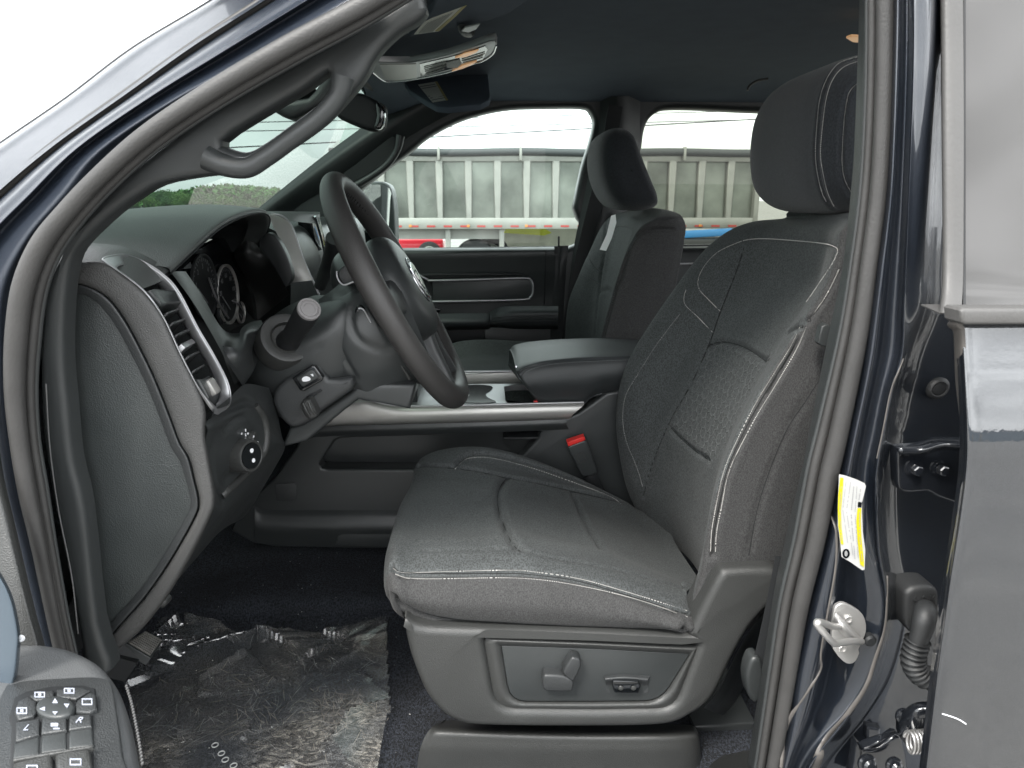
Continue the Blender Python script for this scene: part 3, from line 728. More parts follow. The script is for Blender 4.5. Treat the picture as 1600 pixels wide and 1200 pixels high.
# hinge plates with bolts
YH = .635
hg = plate('door_hinge', [(p[0], p[1], YH-.018) for p in [(1402,706),(1410,700),(1440,698),(1470,690),(1500,690),(1520,700),(1520,790),(1490,785),(1465,776),(1450,768),(1425,770),(1405,765),(1402,740)]], .012, m_steel_d, cab, bevel=.003, curve=2)
net('hinge_arm', [[(1404,700,YH-.03),(1440,698,YH-.032),(1475,688,YH-.04),(1520,692,YH-.05)], [(1404,708,YH-.03),(1440,706,YH-.034),(1475,696,YH-.045),(1520,701,YH-.055)], [(1406,714,YH-.02),(1440,712,YH-.022),(1475,703,YH-.03),(1520,708,YH-.03)]], m_steel_d, cab, k=(4, 4), thick=.003)
for (u, v) in ((1427,731),(1467,731)):
    p = W(u, v, YH-.018)
    lathe('hinge_bolt', p, (0, -1, 0), [(0, .0085), (.0015, .0085), (.0018, .0070), (.0030, .0068), (.0034, .0050)], m_steel_d, cab, res=28)
    lathe('hinge_bolt', p+Vector((0, -.003, 0)), (0, -1, 0), [(0, .0052), (.006, .0050), (.007, .0040), (.0072, .0001)], m_steel_d, cab, res=6, smooth=20)
# lower hinge / door check with spring
net('hinge_arm', [[(1400,1120,YH-.03),(1425,1100,YH-.045),(1450,1096,YH-.05),(1480,1100,YH-.06)], [(1402,1145,YH-.03),(1425,1120,YH-.055),(1450,1112,YH-.06),(1480,1115,YH-.07)], [(1425,1175,YH-.035),(1440,1170,YH-.05),(1460,1160,YH-.055),(1480,1160,YH-.06)]], m_steel_d, cab, k=(4, 4), thick=.003)
plate('door_hinge', [(p[0], p[1], YH-.015) for p in [(1340,1160),(1352,1172),(1375,1168),(1400,1150),(1412,1160),(1420,1200),(1420,1260),(1330,1260),(1335,1190)]], .012, m_steel_d, cab, bevel=.004, curve=2)
net('hinge_arm', [[(1338,1160,YH-.03),(1370,1148,YH-.04),(1400,1142,YH-.03)], [(1345,1172,YH-.035),(1372,1160,YH-.048),(1392,1150,YH-.035)]], m_steel_d, cab, k=(4, 4), thick=.002)
for (u, v, r_) in ((1410,1118,.008), (1443,1124,.007), (1354,1192,.010), (1396,1195,.009)):
    p = W(u, v, YH-.03)
    lathe('hinge_bolt', p, (0, -1, .25), [(0, r_), (.003, r_), (.004, r_*.75), (.008, r_*.7), (.010, r_*.45), (.010, .0001)], m_steel_d, cab, res=24)
hx_ = []
for i in range(160):
    a = i*.32; hx_.append(W(1420+i*.28, 1160-i*.02, YH-.065)+Vector((0, .008*math.cos(a), .011*math.sin(a))))
tube('check_spring', hx_, .0016, m_zinc, cab, k=0, res=8)
lathe('hinge_cap', W(1360,1138,YH-.012), (-.3, -1, .3), [(0, .010), (.012, .009), (.014, .006), (.014, .0001)], m_steel_d, cab, res=4, smooth=20)
# retractor reel low on the inside
rt = plate('belt_buckle_guide', [(p[0], p[1], .74) for p in [(1172,1035),(1180,1028),(1190,1032),(1194,1060),(1188,1092),(1180,1100),(1170,1088),(1166,1060)]], .02, m_plastic2, cab, bevel=.005, curve=2)
tube('driver_seat_belt', [(1222,870,.745),(1206,950,.745),(1190,1020,.745),(1182,1040,.745)], .008, m_black, cab, flat=.08, up=(.2,1,0))
# under-seat riser and black plastic floor trim
ri = net('seat_riser', [[(652,1290,.80),(652,1200,.80),(660,1160,.80),(675,1136,.81),(690,1128,.86),(700,1120,.95)], [(700,1290,.79),(700,1200,.79),(704,1160,.79),(708,1140,.80),(715,1130,.86),(720,1120,.95)],
  [(900,1290,.79),(900,1200,.79),(900,1165,.79),(900,1146,.80),(900,1134,.86),(900,1122,.95)], [(1080,1290,.79),(1080,1200,.79),(1078,1165,.79),(1074,1146,.80),(1070,1134,.86),(1060,1122,.95)], [(1095,1290,.86),(1093,1200,.86),(1090,1165,.86),(1088,1146,.87),(1080,1134,.9),(1070,1122,.97)]], m_plastic_lt, cab, k=(6, 6))
plate('rear_riser', [(1085,1135,.86),(1180,1130,.86),(1186,1290,.86),(1085,1290,.86)], .4, m_plastic2, cab, bevel=.006)
net('sill_trim', [[(1100,1215,.66),(1110,1195,.72),(1130,1180,.78)], [(1150,1205,.66),(1150,1190,.72),(1150,1176,.78)], [(1200,1190,.66),(1195,1180,.72),(1185,1168,.78)]], m_plastic_lt, cab, k=(4, 4))
# ================================================================ seats
def proj(p):
    d = Vector(p)-EYE; z = d.dot(_F); return (800+FPX*d.dot(_R)/z, 600-FPX*d.dot(_U)/z)
def inpoly(x, y, P):
    c = False; n = len(P)
    for i in range(n):
        a, b = P[i], P[i-1]
        if (a[1] > y) != (b[1] > y) and x < (b[0]-a[0])*(y-a[1])/(b[1]-a[1])+a[0]: c = not c
    return c
def paint_region(o, poly, mat, ymin=-9):
    me = o.data
    if mat.name not in [m.name for m in me.materials]: me.materials.append(mat)
    ix = [m.name for m in me.materials].index(mat.name); t = woff(o)
    for p in me.polygons:
        c = p.center+t
        if (EYE-c).dot(p.normal) <= 0: continue
        q = proj(c)
        if inpoly(q[0], q[1], poly): p.material_index = ix
def backrest(parent, rows, y0, y1, dip, kk=(14, 10), bol=.055, name='backrest'):
    """rows: near seam pixel, far seam pixel, how far the side runs back"""
    G = []
    lastn = len(rows)-1
    for ri_, (N_, F_, bk) in enumerate(rows+[None]*2 if False else rows):
        n = W(*N_, y0); f = W(*F_, y1); tb = min(1, .15+.85*(lastn-ri_)/4)
        def at(t, dx=0, dy=0, dz=0):
            q = n.lerp(f, t); return Vector((q.x+dx, q.y+dy, q.z+dz))
        b = bol*tb
        G.append([Vector(((n.x+f.x)/2+bk+.01, (y0+y1)/2, (n.z+f.z)/2)), Vector((n.x+bk+.005, y0+.05, n.z)), Vector((n.x+bk-.01, y0+.012, n.z)), Vector((n.x+bk*.5, y0-.006, n.z)), Vector((n.x+.018, y0-.004, n.z)), n+Vector((0, .004, 0)),
                  at(.10, b*.28), at(.22, b*.8), at(.34, b), at(.5, b*1.08), at(.66, b), at(.78, b*.8), at(.90, b*.22), f+Vector((0, -.006, 0)),
                  Vector((f.x+.02, y1+.012, f.z)), Vector((f.x+bk*.5, y1+.016, f.z)), Vector((f.x+bk, y1-.03, f.z))])
    top = G[-1]; cm = sum(top, Vector())/len(top)
    for f_, dz in ((.72, .010), (.35, .014), (.03, .014)):
        G.append([Vector((cm.x+(p.x-cm.x)*f_+.004, cm.y+(p.y-cm.y)*(f_**.4), p.z*f_+(max(q.z for q in top))*(1-f_)+dz*.6)) for p in top])
    G = np.stack([pts3(r) for r in G]); G = cr_dense(G, kk[0]); G = np.swapaxes(cr_dense(np.swapaxes(G, 0, 1), kk[1], True), 0, 1)
    me = grid_mesh(name, G, closed_v=True)
    c = G.reshape(-1, 3).mean(0); s = sum(p.area*(1 if p.normal.dot(p.center-Vector(c)) > 0 else -1) for p in me.polygons)
    if s < 0: me.flip_normals()
    # slot 1: smooth side cloth on the columns outside the near seam
    me.materials.append(m_fabric); me.materials.append(m_fabric_s)
    ncol = G.shape[1]; cut = 5*kk[1]
    for i, p in enumerate(me.polygons):
        j = i % ncol
        if j < cut or j >= 14*kk[1]: p.material_index = 1
    return link(name, me, None, parent, 180)
ds = thing('bucket_seat', 'nearest grey cloth front seat, with power switches on its side shield', 'car seat', (.15, 1.05, 1.0), 'front seats of the cab')
rowsD = [((1070,985),(1012,835),.12), ((1088,925),(980,765),.125), ((1103,870),(967,708),.13), ((1112,825),(962,665),.13), ((1126,765),(964,622),.13), ((1148,705),(974,580),.13), ((1177,645),(990,545),.13),
         ((1208,590),(1010,513),.128), ((1238,538),(1032,480),.125), ((1266,494),(1056,446),.12), ((1288,455),(1080,413),.115), ((1303,420),(1106,384),.11), ((1312,388),(1138,360),.10), ((1316,364),(1175,346),.085), ((1330,348),(1222,341),.055)]
bd = backrest(ds, rowsD, .795, 1.285, 0)
hexr = [(1108,540),(1129,534),(1157,540),(1178,551),(1199,563),(1175,612),(1152,655),(1130,700),(1110,722),(1087,706),(1066,688),(1046,668),(1062,636),(1080,600)]
gl_ = [[(1162,388),(1150,425),(1125,488),(1108,537),(1080,600),(1048,655),(1020,722),(1005,775)],
       [(1106,540),(1129,534),(1157,540),(1178,551),(1197,564),(1203,560)], [(1048,668),(1066,687),(1087,705),(1110,720)],
       [(1255,505),(1241,542),(1210,594),(1181,640),(1154,694),(1135,738),(1124,788),(1116,830),(1114,868)],
       [(1262,502),(1230,523)]]
groove(bd, [[(1311,425),(1290,468),(1262,502)], [(1290,580),(1276,600),(1256,631),(1230,670),(1202,736),(1182,800),(1170,868)],
       [(1092,868),(1116,868),(1160,869),(1225,870)]], w=.0018, d=.0028)
groove(bd, gl_, w=.0036, d=.0055, bulge=.003, bw=.022)
groove(bd, [[(1065,492),(1029,537),(998,586),(980,617),(976,652),(981,687),(992,715),(1001,738)], [(1127,488),(1110,471),(1093,450),(1097,425),(1118,398),(1146,384),(1180,374),(1241,377),(1300,385),(1305,400),(1283,439),(1262,468)], [(1115,517),(1090,492),(1073,473),(1072,456)]], w=.0018, d=.0016)
paint_region(bd, hexr, m_hex)
stitches(bd, [[(1311,421),(1290,463),(1264,500)], [(1250,511),(1234,544),(1206,589),(1178,635),(1150,691),(1131,736),(1120,785),(1112,830),(1110,862)], [(1260,511),(1244,547),(1213,600),(1185,645),(1157,698),(1139,738),(1128,790),(1120,830),(1118,862)],
              [(1125,486),(1108,469),(1091,449),(1095,425),(1116,398),(1143,383),(1178,373),(1241,376),(1303,384),(1306,402),(1283,439),(1260,472)], [(1113,519),(1090,495),(1071,477),(1069,463),(1072,453)]], m_thread, bd)
stitches(bd, [[(1062,491),(1027,537),(996,586),(978,617),(973,652),(978,687),(989,715),(998,738),(1004,760)]], M_('worn thread', (.26, .26, .25), .7), bd)
m_seam = M_('painted seam shade', (.010, .011, .011), .9)  # near-black tubes painting the shade down in the seam grooves
def seams(o, lines, r=.0008):
    for ln in lines:
        q = lay(o, ln, step=.004)
        if q is not None: link('seam', tube_mesh('seam', q[0]-q[1]*r*.35, r, 6), m_seam, o, 60)
seams(bd, gl_[:3]+[[(1290,580),(1276,600),(1256,631),(1230,670),(1202,736),(1182,800),(1170,868)], [(1255,508),(1238,544),(1210,591),(1182,637),(1154,692),(1135,737),(1124,788),(1116,830),(1114,864)]])
# ---- cushion
Np = [(617,893),(645,901),(700,901),(800,899),(880,907),(950,922),(1020,942),(1074,960)]
Fp = [(664,716),(690,704),(735,700),(785,706),(840,724),(895,748),(945,772),(1000,800)]
Lp = [(622,938),(650,951),(700,964),(800,972),(880,976),(950,978),(1020,980),(1074,981)]
Bp = [(636,962),(660,976),(700,984),(800,991),(880,995),(950,998),(1020,1000),(1078,1003)]
def cush(parent, Np, Fp, Lp, Bp, y0, y1, cols_w, name='cushion'):
    rows = []
    S = []
    for n_, f_, l_, b_ in zip(Np, Fp, Lp, Bp):
        n = W(*n_, y0); f = W(*f_, y1); l = W(*l_, y0-.006); b = W(*b_, y0+.012)
        kk_ = len(S); bl_ = (-.017, -.011, -.004)[kk_] if kk_ < 3 else 0
        def at(t, dz): q = n.lerp(f, t); return Vector((q.x+bl_*math.sin(math.pi*t), q.y, q.z+dz))
        S.append([b, l, n.lerp(l, .5)+Vector((0, -.014, 0)), n+Vector((0, -.003, 0)), at(.05, .012), at(.17, .012), at(.30, .000), at(.55, -.008), at(.76, -.012), at(.87, -.006), at(.955, .006), f, f+Vector((0, .035, -.018)), f+Vector((0, .05, -.07))])
    f0 = S[0]
    def shift(r, dx, dz, sq=0): return [Vector((p.x+dx, p.y, p.z+dz)) for p in r]
    c = shift(f0, .020, -.074); a = shift(f0, -.014, -.050); b = shift(f0, -.010, -.016)
    zb_ = f0[0].z; n0 = f0[3]
    for r, fr_z, dy, dx in ((b, (1, .75, .45, .18), .004, -.009), (a, (1, .86, .72, .60), .016, -.010), (c, (1.0, 1.0, 1.0, 1.0), .045, .022)):
        for i in range(4): r[i] = Vector((f0[i].x+(dx if r is c else dx*i/3), n0.y+dy+(.004 if i == 0 else 0), n0.z+(zb_-n0.z)*fr_z[i]))
        r[4].y += dy*.5
    # the roll of the front edge lies ahead of the first traced station
    tail = shift(S[-1], .05, -.015)
    for i in range(5): tail[i] = Vector((S[-1][i].x+.012, S[-1][i].y+.05, S[-1][i].z-.004))
    S = [c, a, b]+S+[tail]
    # soften: the front corner turns in
    return net(name, S, m_fabric, parent, k=(12, 11), center=(.1, 1.05, 1.05))
cu = cush(ds, Np, Fp, Lp, Bp, .79, 1.255, None)
me = cu.data; ncol = 13*11; 
me.materials.append(m_fabric_s)
for i, p in enumerate(me.polygons):
    if i % ncol < 3*11: p.material_index = 1
groove(cu, [[(613,884),(625,894),(650,898),(700,898),(800,897),(830,898),(900,908),(980,930),(1074,960)]], w=.0028, d=.004, bulge=.002, bw=.014)
groove(cu, [[(662,862),(680,860),(755,859),(811,864),(905,879),(980,895),(1057,916),(1090,922)]], w=.0030, d=.0026, bulge=.001, bw=.012)
groove(cu, [
            [(792,747),(781,762),(777,785),(785,815),(800,849),(815,863)], [(894,770),(905,800),(927,841),(942,864)], [(650,729),(699,731),(745,737),(792,747),(850,758),(905,770),(980,787),(1010,797)],
            [(699,731),(710,729),(725,715),(740,711),(770,712),(830,727),(905,753),(954,772),(972,783)], [(618,930),(640,948),(700,966),(800,974),(880,978),(950,980),(1020,981),(1070,982)]], w=.0042, d=.0075, bulge=.0045, bw=.026)
stitches(cu, [[(614,888),(632,895),(700,893),(800,891),(830,893),(900,903),(980,925),(1073,954)], [(617,897),(640,904),(700,904),(800,903),(870,909),(950,925),(1010,941),(1074,964)],
              [(711,733),(726,719),(741,715),(770,716),(830,731),(905,757),(954,776),(970,787)]], m_thread, cu)
stitches(cu, [[(742,711),(770,710),(830,724),(905,750),(954,769),(974,783)]], m_thread_d, cu)
seams(cu, [[(614,886),(632,894),(700,896),(800,896),(840,899),(900,907),(980,930),(1072,959)], [(792,747),(781,762),(777,785),(785,815),(800,849),(815,863)], [(699,731),(745,737),(792,747),(850,758),(905,770),(980,787)], [(620,934),(650,952),(700,966),(800,974),(880,978),(950,980),(1020,981),(1068,982)]], .0007)
# ---- headrest
def headrest(parent, loop, y0, y1, name='headrest', pw=5, far_dx=0):
    ctr = sum((Vector((p[0], 0, p[1])) for p in loop), Vector())/len(loop)
    rows = []
    for t in (-1, -.985, -.95, -.88, -.75, -.5, 0, .5, .75, .88, .95, .985, 1):
        s = max(.02, (1-abs(t)**pw)**(1/3.2)) if abs(t) < 1 else .02
        yy = (y0+y1)/2+t*(y1-y0)/2
        rows.append([Vector((ctr.x+(p[0]-ctr.x)*s+far_dx*(t+1)/2, yy, ctr.z+(p[1]-ctr.z)*s)) for p in loop])
    return net(name, rows, m_fabric_d, parent, k=(8, 12), closed=True, center=(ctr.x, (y0+y1)/2, ctr.z))
hl = [(.445,1.688),(.424,1.71),(.414,1.745),(.411,1.79),(.417,1.83),(.437,1.862),(.475,1.878),(.52,1.872),(.552,1.84),(.558,1.79),(.545,1.73),(.51,1.69),(.475,1.68)]
hd_ = headrest(ds, hl, .885, 1.20)
groove(hd_, [[(1345,90),(1315,101),(1296,123),(1285,155),(1279,200),(1277,240),(1280,270),(1287,300),(1296,318),(1303,326)], [(1345,125),(1330,138),(1321,165),(1317,200),(1314,250),(1318,280),(1330,303)]], w=.0028, d=.003, bulge=.0015, bw=.012)
stitches(hd_, [[(1342,88),(1311,99),(1292,123),(1281,155),(1276,200),(1274,240),(1277,270),(1284,300),(1291,315)], [(1344,95),(1318,105),(1301,125),(1291,155),(1285,200),(1282,240),(1286,270),(1293,300),(1303,322)], [(1344,127),(1328,142),(1322,165),(1318,200),(1316,250),(1320,280),(1331,302)]], m_thread, hd_)
# ---- side shield with its switches
YS = .768
so_ = [(631,967),(646,976),(668,982),(720,984),(784,986),(930,990),(1069,996),(1078,990),(1100,945),(1125,899),(1142,891),(1195,889),(1216,892),(1222,905),(1214,938),(1196,956),(1172,984),(1146,1030),(1122,1080),(1104,1104),(1080,1120),(1052,1133),(1000,1138),(870,1139),(750,1137),(715,1130),(692,1117),(668,1090),(650,1050),(637,1010)]
def ringpts(L_, r, n=5):
    out = []; m = len(L_)
    for i in range(m):
        a, b_, c_ = (Vector((*L_[i-1], 0)), Vector((*L_[i], 0)), Vector((*L_[(i+1) % m], 0)))
        rr0 = r[i] if not np.isscalar(r) else r
        p0 = b_+(a-b_).normalized()*rr0; p1 = b_+(c_-b_).normalized()*rr0
        for k in range(n):
            t = k/(n-1); q = p0*(1-t)**2+b_*2*t*(1-t)+p1*t*t; out.append((q.x, q.y))
    return out
fo = ringpts([(754,994),(930,1001),(1093,1009),(1056,1110),(930,1112),(774,1110)], [14,5,4,26,5,30])
fi = ringpts([(783,1009),(930,1014),(1078,1022),(1032,1095),(920,1096),(797,1096)], [2,5,2,26,5,26])
plate('side_shield', [(p[0], p[1], YS) for p in so_], .05, m_plastic_lt, ds, holes=[[(p[0], p[1], YS) for p in fo]], bevel=.010, curve=3, hcurve=0, seg=5)
net('shield_return', [[(a[0], a[1], YS+.004), (a[0]+6, a[1]+3, YS+.02), (a[0]+30, a[1]+12, YS+.11)] for a in [(1216,920),(1214,938),(1196,956),(1172,984),(1146,1030),(1122,1080),(1100,1106)]], m_plastic2, ds, k=(5, 4))
net('switch_recess', [[(p[0], p[1], YS+.009) for p in fo], [(p[0]*.5+q[0]*.5, p[1]*.5+q[1]*.5, YS+.003) for p, q in zip(fo, fi)], [(p[0]*.05+q[0]*.95, p[1]*.05+q[1]*.95, YS+.008) for p, q in zip(fo, fi)], [(*q, YS+.014) for q in fi]], m_plastic_lt, ds, k=(4, 1), closed=True, smooth=40)
sp_ = plate('switch_plate', [(p[0], p[1], YS+.0095) for p in fi], .01, m_plastic2, ds, bevel=.0012, curve=0)
sw = plate('seat_switch', [(*p, YS-.006) for p in [(849,1058),(856,1055),(877,1056),(884,1058),(896,1063),(895,1078),(889,1081),(856,1081),(848,1074)]], .016, m_plastic, ds, bevel=.003, curve=2)
sw2 = plate('recline_switch', [(*p, YS-.007) for p in [(880,1050),(892,1030),(898,1028),(906,1031),(908,1042),(899,1062),(894,1066),(884,1058)]], .016, m_plastic, ds, bevel=.003, curve=2)
net('lumbar_bowl', [[(943,1056,YS+.009),(975,1053,YS+.009),(1016,1056,YS+.009)], [(946,1062,YS+.003),(977,1060,YS+.003),(1012,1063,YS+.003)], [(947,1070,YS+.009),(977,1068,YS+.010),(1013,1071,YS+.009)], [(948,1082,YS+.009),(977,1083,YS+.011),(1012,1083,YS+.009)]], m_plastic, ds, k=(5, 4))
lb = plate('lumbar_switch', [(*p, YS) for p in [(958,1064),(998,1064),(1001,1072),(998,1084),(960,1083),(957,1073)]], .012, m_gloss, ds, bevel=.002, curve=0)
for u in (970, 990): lathe('switch_dot', W(u, 1075, YS-.001), (0, -1, 0), [(0, .0035), (.001, .003), (.0018, .0001)], m_plastic_lt, lb, res=16)
bk = thing('belt_buckle', 'black seat belt buckle with a red release button beside the console', 'seat belt buckle', tuple(W(935,765,1.31)))
plate('buckle_body', [(*p, 1.30) for p in [(887,700),(890,697),(913,688),(917,690),(932,731),(933,738),(926,743),(912,746),(908,742)]], .022, m_plastic2, bk, bevel=.003)
plate('release_button', [(*p, 1.300) for p in [(886,691),(913,682),(915,688),(888,698)]], .018, m_red, bk, bevel=.0015)
plate('press_mark', [(*p, 1.2985) for p in [(899,711),(911,707),(917,720),(905,725)]], .002, m_plastic_lt, bk, holes=[[(*p, 1.2985) for p in [(901,712),(910,709),(915,719),(906,723)]]])
tube('buckle_stalk', [(919,742,1.312),(926,752,1.312),(936,768,1.315),(948,790,1.32)], .013, m_black, bk, flat=.4, up=(0,1,0))
# ---- passenger seat
ps = thing('bucket_seat', 'far grey cloth front seat with a white paper tag on its backrest', 'car seat', (.15, 1.86, 1.0), 'front seats of the cab')
rowsP = [((895,760),(872,690),.16), ((915,640),(880,585),.155), ((939,534),(886,483),.15), ((957,466),(904,430),.145), ((974,410),(923,388),.135), ((990,376),(938,357),.12), ((1003,355),(957,337),.105), ((1024,342),(985,328),.07)]
bp2_ = backrest(ps, rowsP, 1.62, 2.12, 0, kk=(14, 8))
groove(bp2_, [[(966,440),(960,457),(950,496),(941,529),(930,580)], [(968,440),(976,412),(987,380),(1001,364),(1022,358),(1050,359)], [(948,345),(944,400),(938,440),(930,520)], [(938,455),(950,453),(958,460)]], w=.004, d=.005, bulge=.002, bw=.02)
stitches(bp2_, [[(966,442),(960,459),(951,496),(943,529)], [(910,429),(925,438),(938,444)], [(950,356),(970,354),(988,358),(985,375),(975,402),(970,425)], [(935,350),(925,375),(920,400),(928,415),(938,423)]], m_thread_d, bp2_, L_=.006, gap=.003, r=.001)
hp = [(p.x, p.z) for p in [W(u, v, 1.74) for (u, v) in [(950,203),(972,197),(990,207),(1003,240),(1018,278),(1030,308),(1028,324),(1000,330),(968,325),(948,300),(937,262),(938,225)]]]
hp_ = headrest(ps, hp, 1.70, 2.02)
plist = lambda L_: [(u, v) for u, v in L_]
tub = net('cushion', [[Vector((x, y, 1.225+.035*math.sin(min(1, max(0, (x+.16)/.12))*1.57)-.06*max(0, x)+(.03 if abs(y-1.86) > .2 else 0)-(.12 if abs(y-1.86) > .26 else 0))) for y in (1.58, 1.62, 1.68, 1.78, 1.86, 1.94, 2.04, 2.1, 2.14)] for x in (-.16, -.13, -.08, 0, .1, .2, .35)], m_fabric, ps, k=(6, 6), thick=.05)
plate('seat_base', [Vector((-.12, 1.64, 1.17)), Vector((.35, 1.64, 1.15)), Vector((.35, 1.64, 1.0)), Vector((-.05, 1.64, 1.0))], .4, m_plastic2, ps)
m_paper, t__, b__ = newmat('thin white paper'); b__.inputs['Base Color'].default_value = (.9, .92, .9, 1); b__.inputs['Transmission Weight'].default_value = 0
_tl = t__.nodes.new('ShaderNodeBsdfTranslucent'); _tl.inputs[0].default_value = (.9, .92, .9, 1); _mx = t__.nodes.new('ShaderNodeMixShader'); _mx.inputs[0].default_value = .5
t__.links.new(b__.outputs[0], _mx.inputs[1]); t__.links.new(_tl.outputs[0], _mx.inputs[2]); t__.links.new(_mx.outputs[0], t__.nodes['Material Output'].inputs[0])
tg = plate('paper_tag', [(*p, 1.585) for p in [(955,337),(962,335),(963,348),(956,372),(947,392),(937,390),(948,366)]], .0006, m_paper, None, curve=0)
tag(tg, 'white paper tag hanging from the far seat below its headrest', 'tag')
# ================================================================ centre console
YC0 = 1.335
cc = thing('center_console', 'dark centre console with silver trim, cup holders and padded armrest', 'centre console', (.1, 1.45, 1.0))
side = [(360,830),(372,800),(430,745),(462,700),(480,662),(560,662),(880,655),(905,645),(948,614),(980,609),(1060,606),(1100,640),(1100,900),(640,858),(430,855),(395,849)]
pk = [(500,725),(505,716),(522,690),(532,685),(680,680),(835,673),(845,676),(842,684),(800,730),(780,734),(514,733),(503,732)]
plate('side_panel', [(*p, YC0) for p in side], .03, m_plastic2, cc, holes=[[(*p, YC0) for p in pk]], bevel=.006, seg=4)
net('side_bulge', [[(u, v0, YC0+.001), (u, v1, YC0-.010), (u, v2, YC0-.016), (u, v3, YC0-.004)] for u, v0, v1, v2, v3 in ((398,788,802,822,846),(420,795,808,826,851),(520,796,810,828,855),(660,796,810,828,856),(800,796,810,828,856))], m_plastic2, cc, k=(5, 5))
plate('pocket_liner', [(*p, YC0+.06) for p in [(470,650),(900,640),(900,800),(470,800)]], .005, m_plastic2, cc)
net('pocket_floor', [[(470,736,YC0+.002),(900,736,YC0+.002)],[(470,722,YC0+.06),(900,722,YC0+.06)]], m_plastic2, cc, k=(2,2))
plate('fuse_cover', [(*p, YC0-.002) for p in [(430,757),(433,755),(460,755),(463,758),(463,781),(460,784),(434,784),(431,781)]], .004, m_plastic, cc, bevel=.001)
plate('carpet_flap', [(*p, YC0-.014) for p in [(524,852),(528,838),(540,830),(660,828),(660,856)]], .01, m_plastic2, cc, bevel=.002)
# silver side trim
tu = [(470,622),(540,626),(566,624),(585,628),(610,633),(640,635),(760,633),(912,629)]
tl = [(470,668),(540,664),(566,664),(585,663),(610,663),(640,662),(760,659),(893,654)]
net('silver_trim', [[(a[0], a[1]-1, YC0+.016), (*a, YC0+.004), (a[0], a[1]+4, YC0-.006), (a[0]*.5+b_[0]*.5, (a[1]+b_[1])/2, YC0-.010), (b_[0], b_[1]-4, YC0-.008), (*b_, YC0-.001)] for a, b_ in zip(tu, tl)], m_silver_d, cc, k=(5, 5))
tube('trim_edge', [(a[0], a[1]-.5, YC0+.001) for a in tu], .0022, m_silver, cc)
net('lower_lip', [[(b_[0]-8, b_[1]+1, YC0-.004), (b_[0]-8, b_[1]+9, YC0-.006), (b_[0]-4, b_[1]+17, YC0+.0)] for b_ in tl], m_plastic2, cc, k=(5, 4))
zt_ = W(700,633,YC0).z-.012
def Z(u, v, z=None): return WZ(u, v, zt_ if z is None else z)
top_o = [Z(560,628),Z(640,634.5),Z(850,632),Z(1000,630),Z(1000,597),Z(710,600),Z(560,600)]
cup = [Z(*p) for p in [(706,632),(715,626),(730,622),(733,616),(722,612),(716,607),(722,603),(745,602),(765,603),(770,607),(765,612),(759,616),(760,622),(772,626),(779,631),(770,640),(720,640)]]
binh = [Z(*p) for p in [(788,604),(800,602),(870,601),(880,640),(800,640),(790,625)]]
plate('top_plate', top_o, .012, m_silver, cc, holes=[binh], nrm=(0, 0, 1), bevel=.001)
cup_plate = plate('cup_shade_plate', [p+Vector((0, 0, .0016)) for p in [Z(*q) for q in [(716,629),(722,625),(731,621),(733,616),(722,612),(716,607),(722,603.5),(745,602),(765,603.5),(770,607),(765,612),(759,616),(761,621),(768,625),(775,629),(750,630.5)]]], .002, m_gloss, cc, nrm=(0, 0, 1), curve=2)  # dark plate on the top stands for the shade inside the cup holes
box('bin_floor', (.18, 1.46, zt_-.06), (.3, .24, .004), m_black, cc)
plate('far_rail', [(712,600,1.60),(712,585,1.60),(806,581,1.60),(1000,578,1.60),(1000,600,1.60)], .02, m_silver_d, cc, bevel=.002)
tube('far_rail_edge', [(650,584,1.598),(712,581.5,1.598),(806,580,1.598),(900,578,1.598)], .003, m_silver, cc)
plate('console_front', [(500,560,1.40),(640,575,1.40),(652,600,1.40),(652,634,1.40),(480,640,1.40)], .15, m_plastic2, cc, bevel=.004)
box('shifter_gate', tuple(W(697,622,1.42)), (.03, .02, .02), m_chrome, cc, bevel=.004)
tube('gate_curl', [Z(690,628), Z(700,622), Z(712,618), Z(722,622), Z(712,627), Z(702,630)], .0022, m_chrome, cc)
box('bin_tab', tuple(W(837,629,1.345)), (.008, .01, .008), m_red, cc, bevel=.001)
box('console_core', (.13, 1.50, 1.1), (.8, .18, .24), m_plastic2, cc, bevel=.01)
# armrest
rows = []
for i, (bt_, nt_, ft_) in enumerate([((836,622),(808,578),(797,546)), ((845,630),(822,573),(808,538)), ((880,631),(850,567),(850,532)), ((912,629),(915,561),(920,529)), ((935,615),(960,559),(965,530)), ((1000,607),(1010,558),(1010,532)), ((1080,600),(1080,557),(1080,536))]):
    b0 = W(*bt_, 1.345); n0 = W(*nt_, 1.325); f0 = W(*ft_, 1.62)
    rows.append([b0+Vector((0, .02, -.003)), b0, b0.lerp(n0, .5)+Vector((0, -.016, 0)), n0.lerp(b0, .12)+Vector((0, -.006, 0)), n0, n0.lerp(f0, .12)+Vector((0, 0, .006)), n0.lerp(f0, .5)+Vector((0, 0, .012)), f0, f0+Vector((0, .015, -.03)), Vector((f0.x, 1.61, b0.z))])
r0 = rows[0]; c0 = sum(r0, Vector())/len(r0)
rows = [[c0+Vector((.01, 0, 0)) for p in r0], [c0+(p-c0)*.85+Vector((-.002, 0, 0)) for p in r0]]+rows
m_arm = M_('armrest vinyl', (.040, .044, .046), .45, bump=('leather', 900, .0003), vary=.05)
ar = net('armrest', rows, m_arm, cc, k=(8, 8), closed=True, center=(.2, 1.47, 1.35))
groove(ar, [[(814,584),(822,577),(845,569),(880,564),(915,562),(960,560),(1005,559)]], w=.0022, d=.003, bulge=.001, bw=.01)
stitches(ar, [[(816,588),(824,580),(846,572),(880,567),(915,565),(960,563),(1003,562)], [(813,580),(822,574),(845,565),(880,560.5),(915,558),(960,556.5),(1003,556)]], M_('armrest thread', (.16, .17, .17), .7), ar, L_=.0036, gap=.0018, r=.0005)
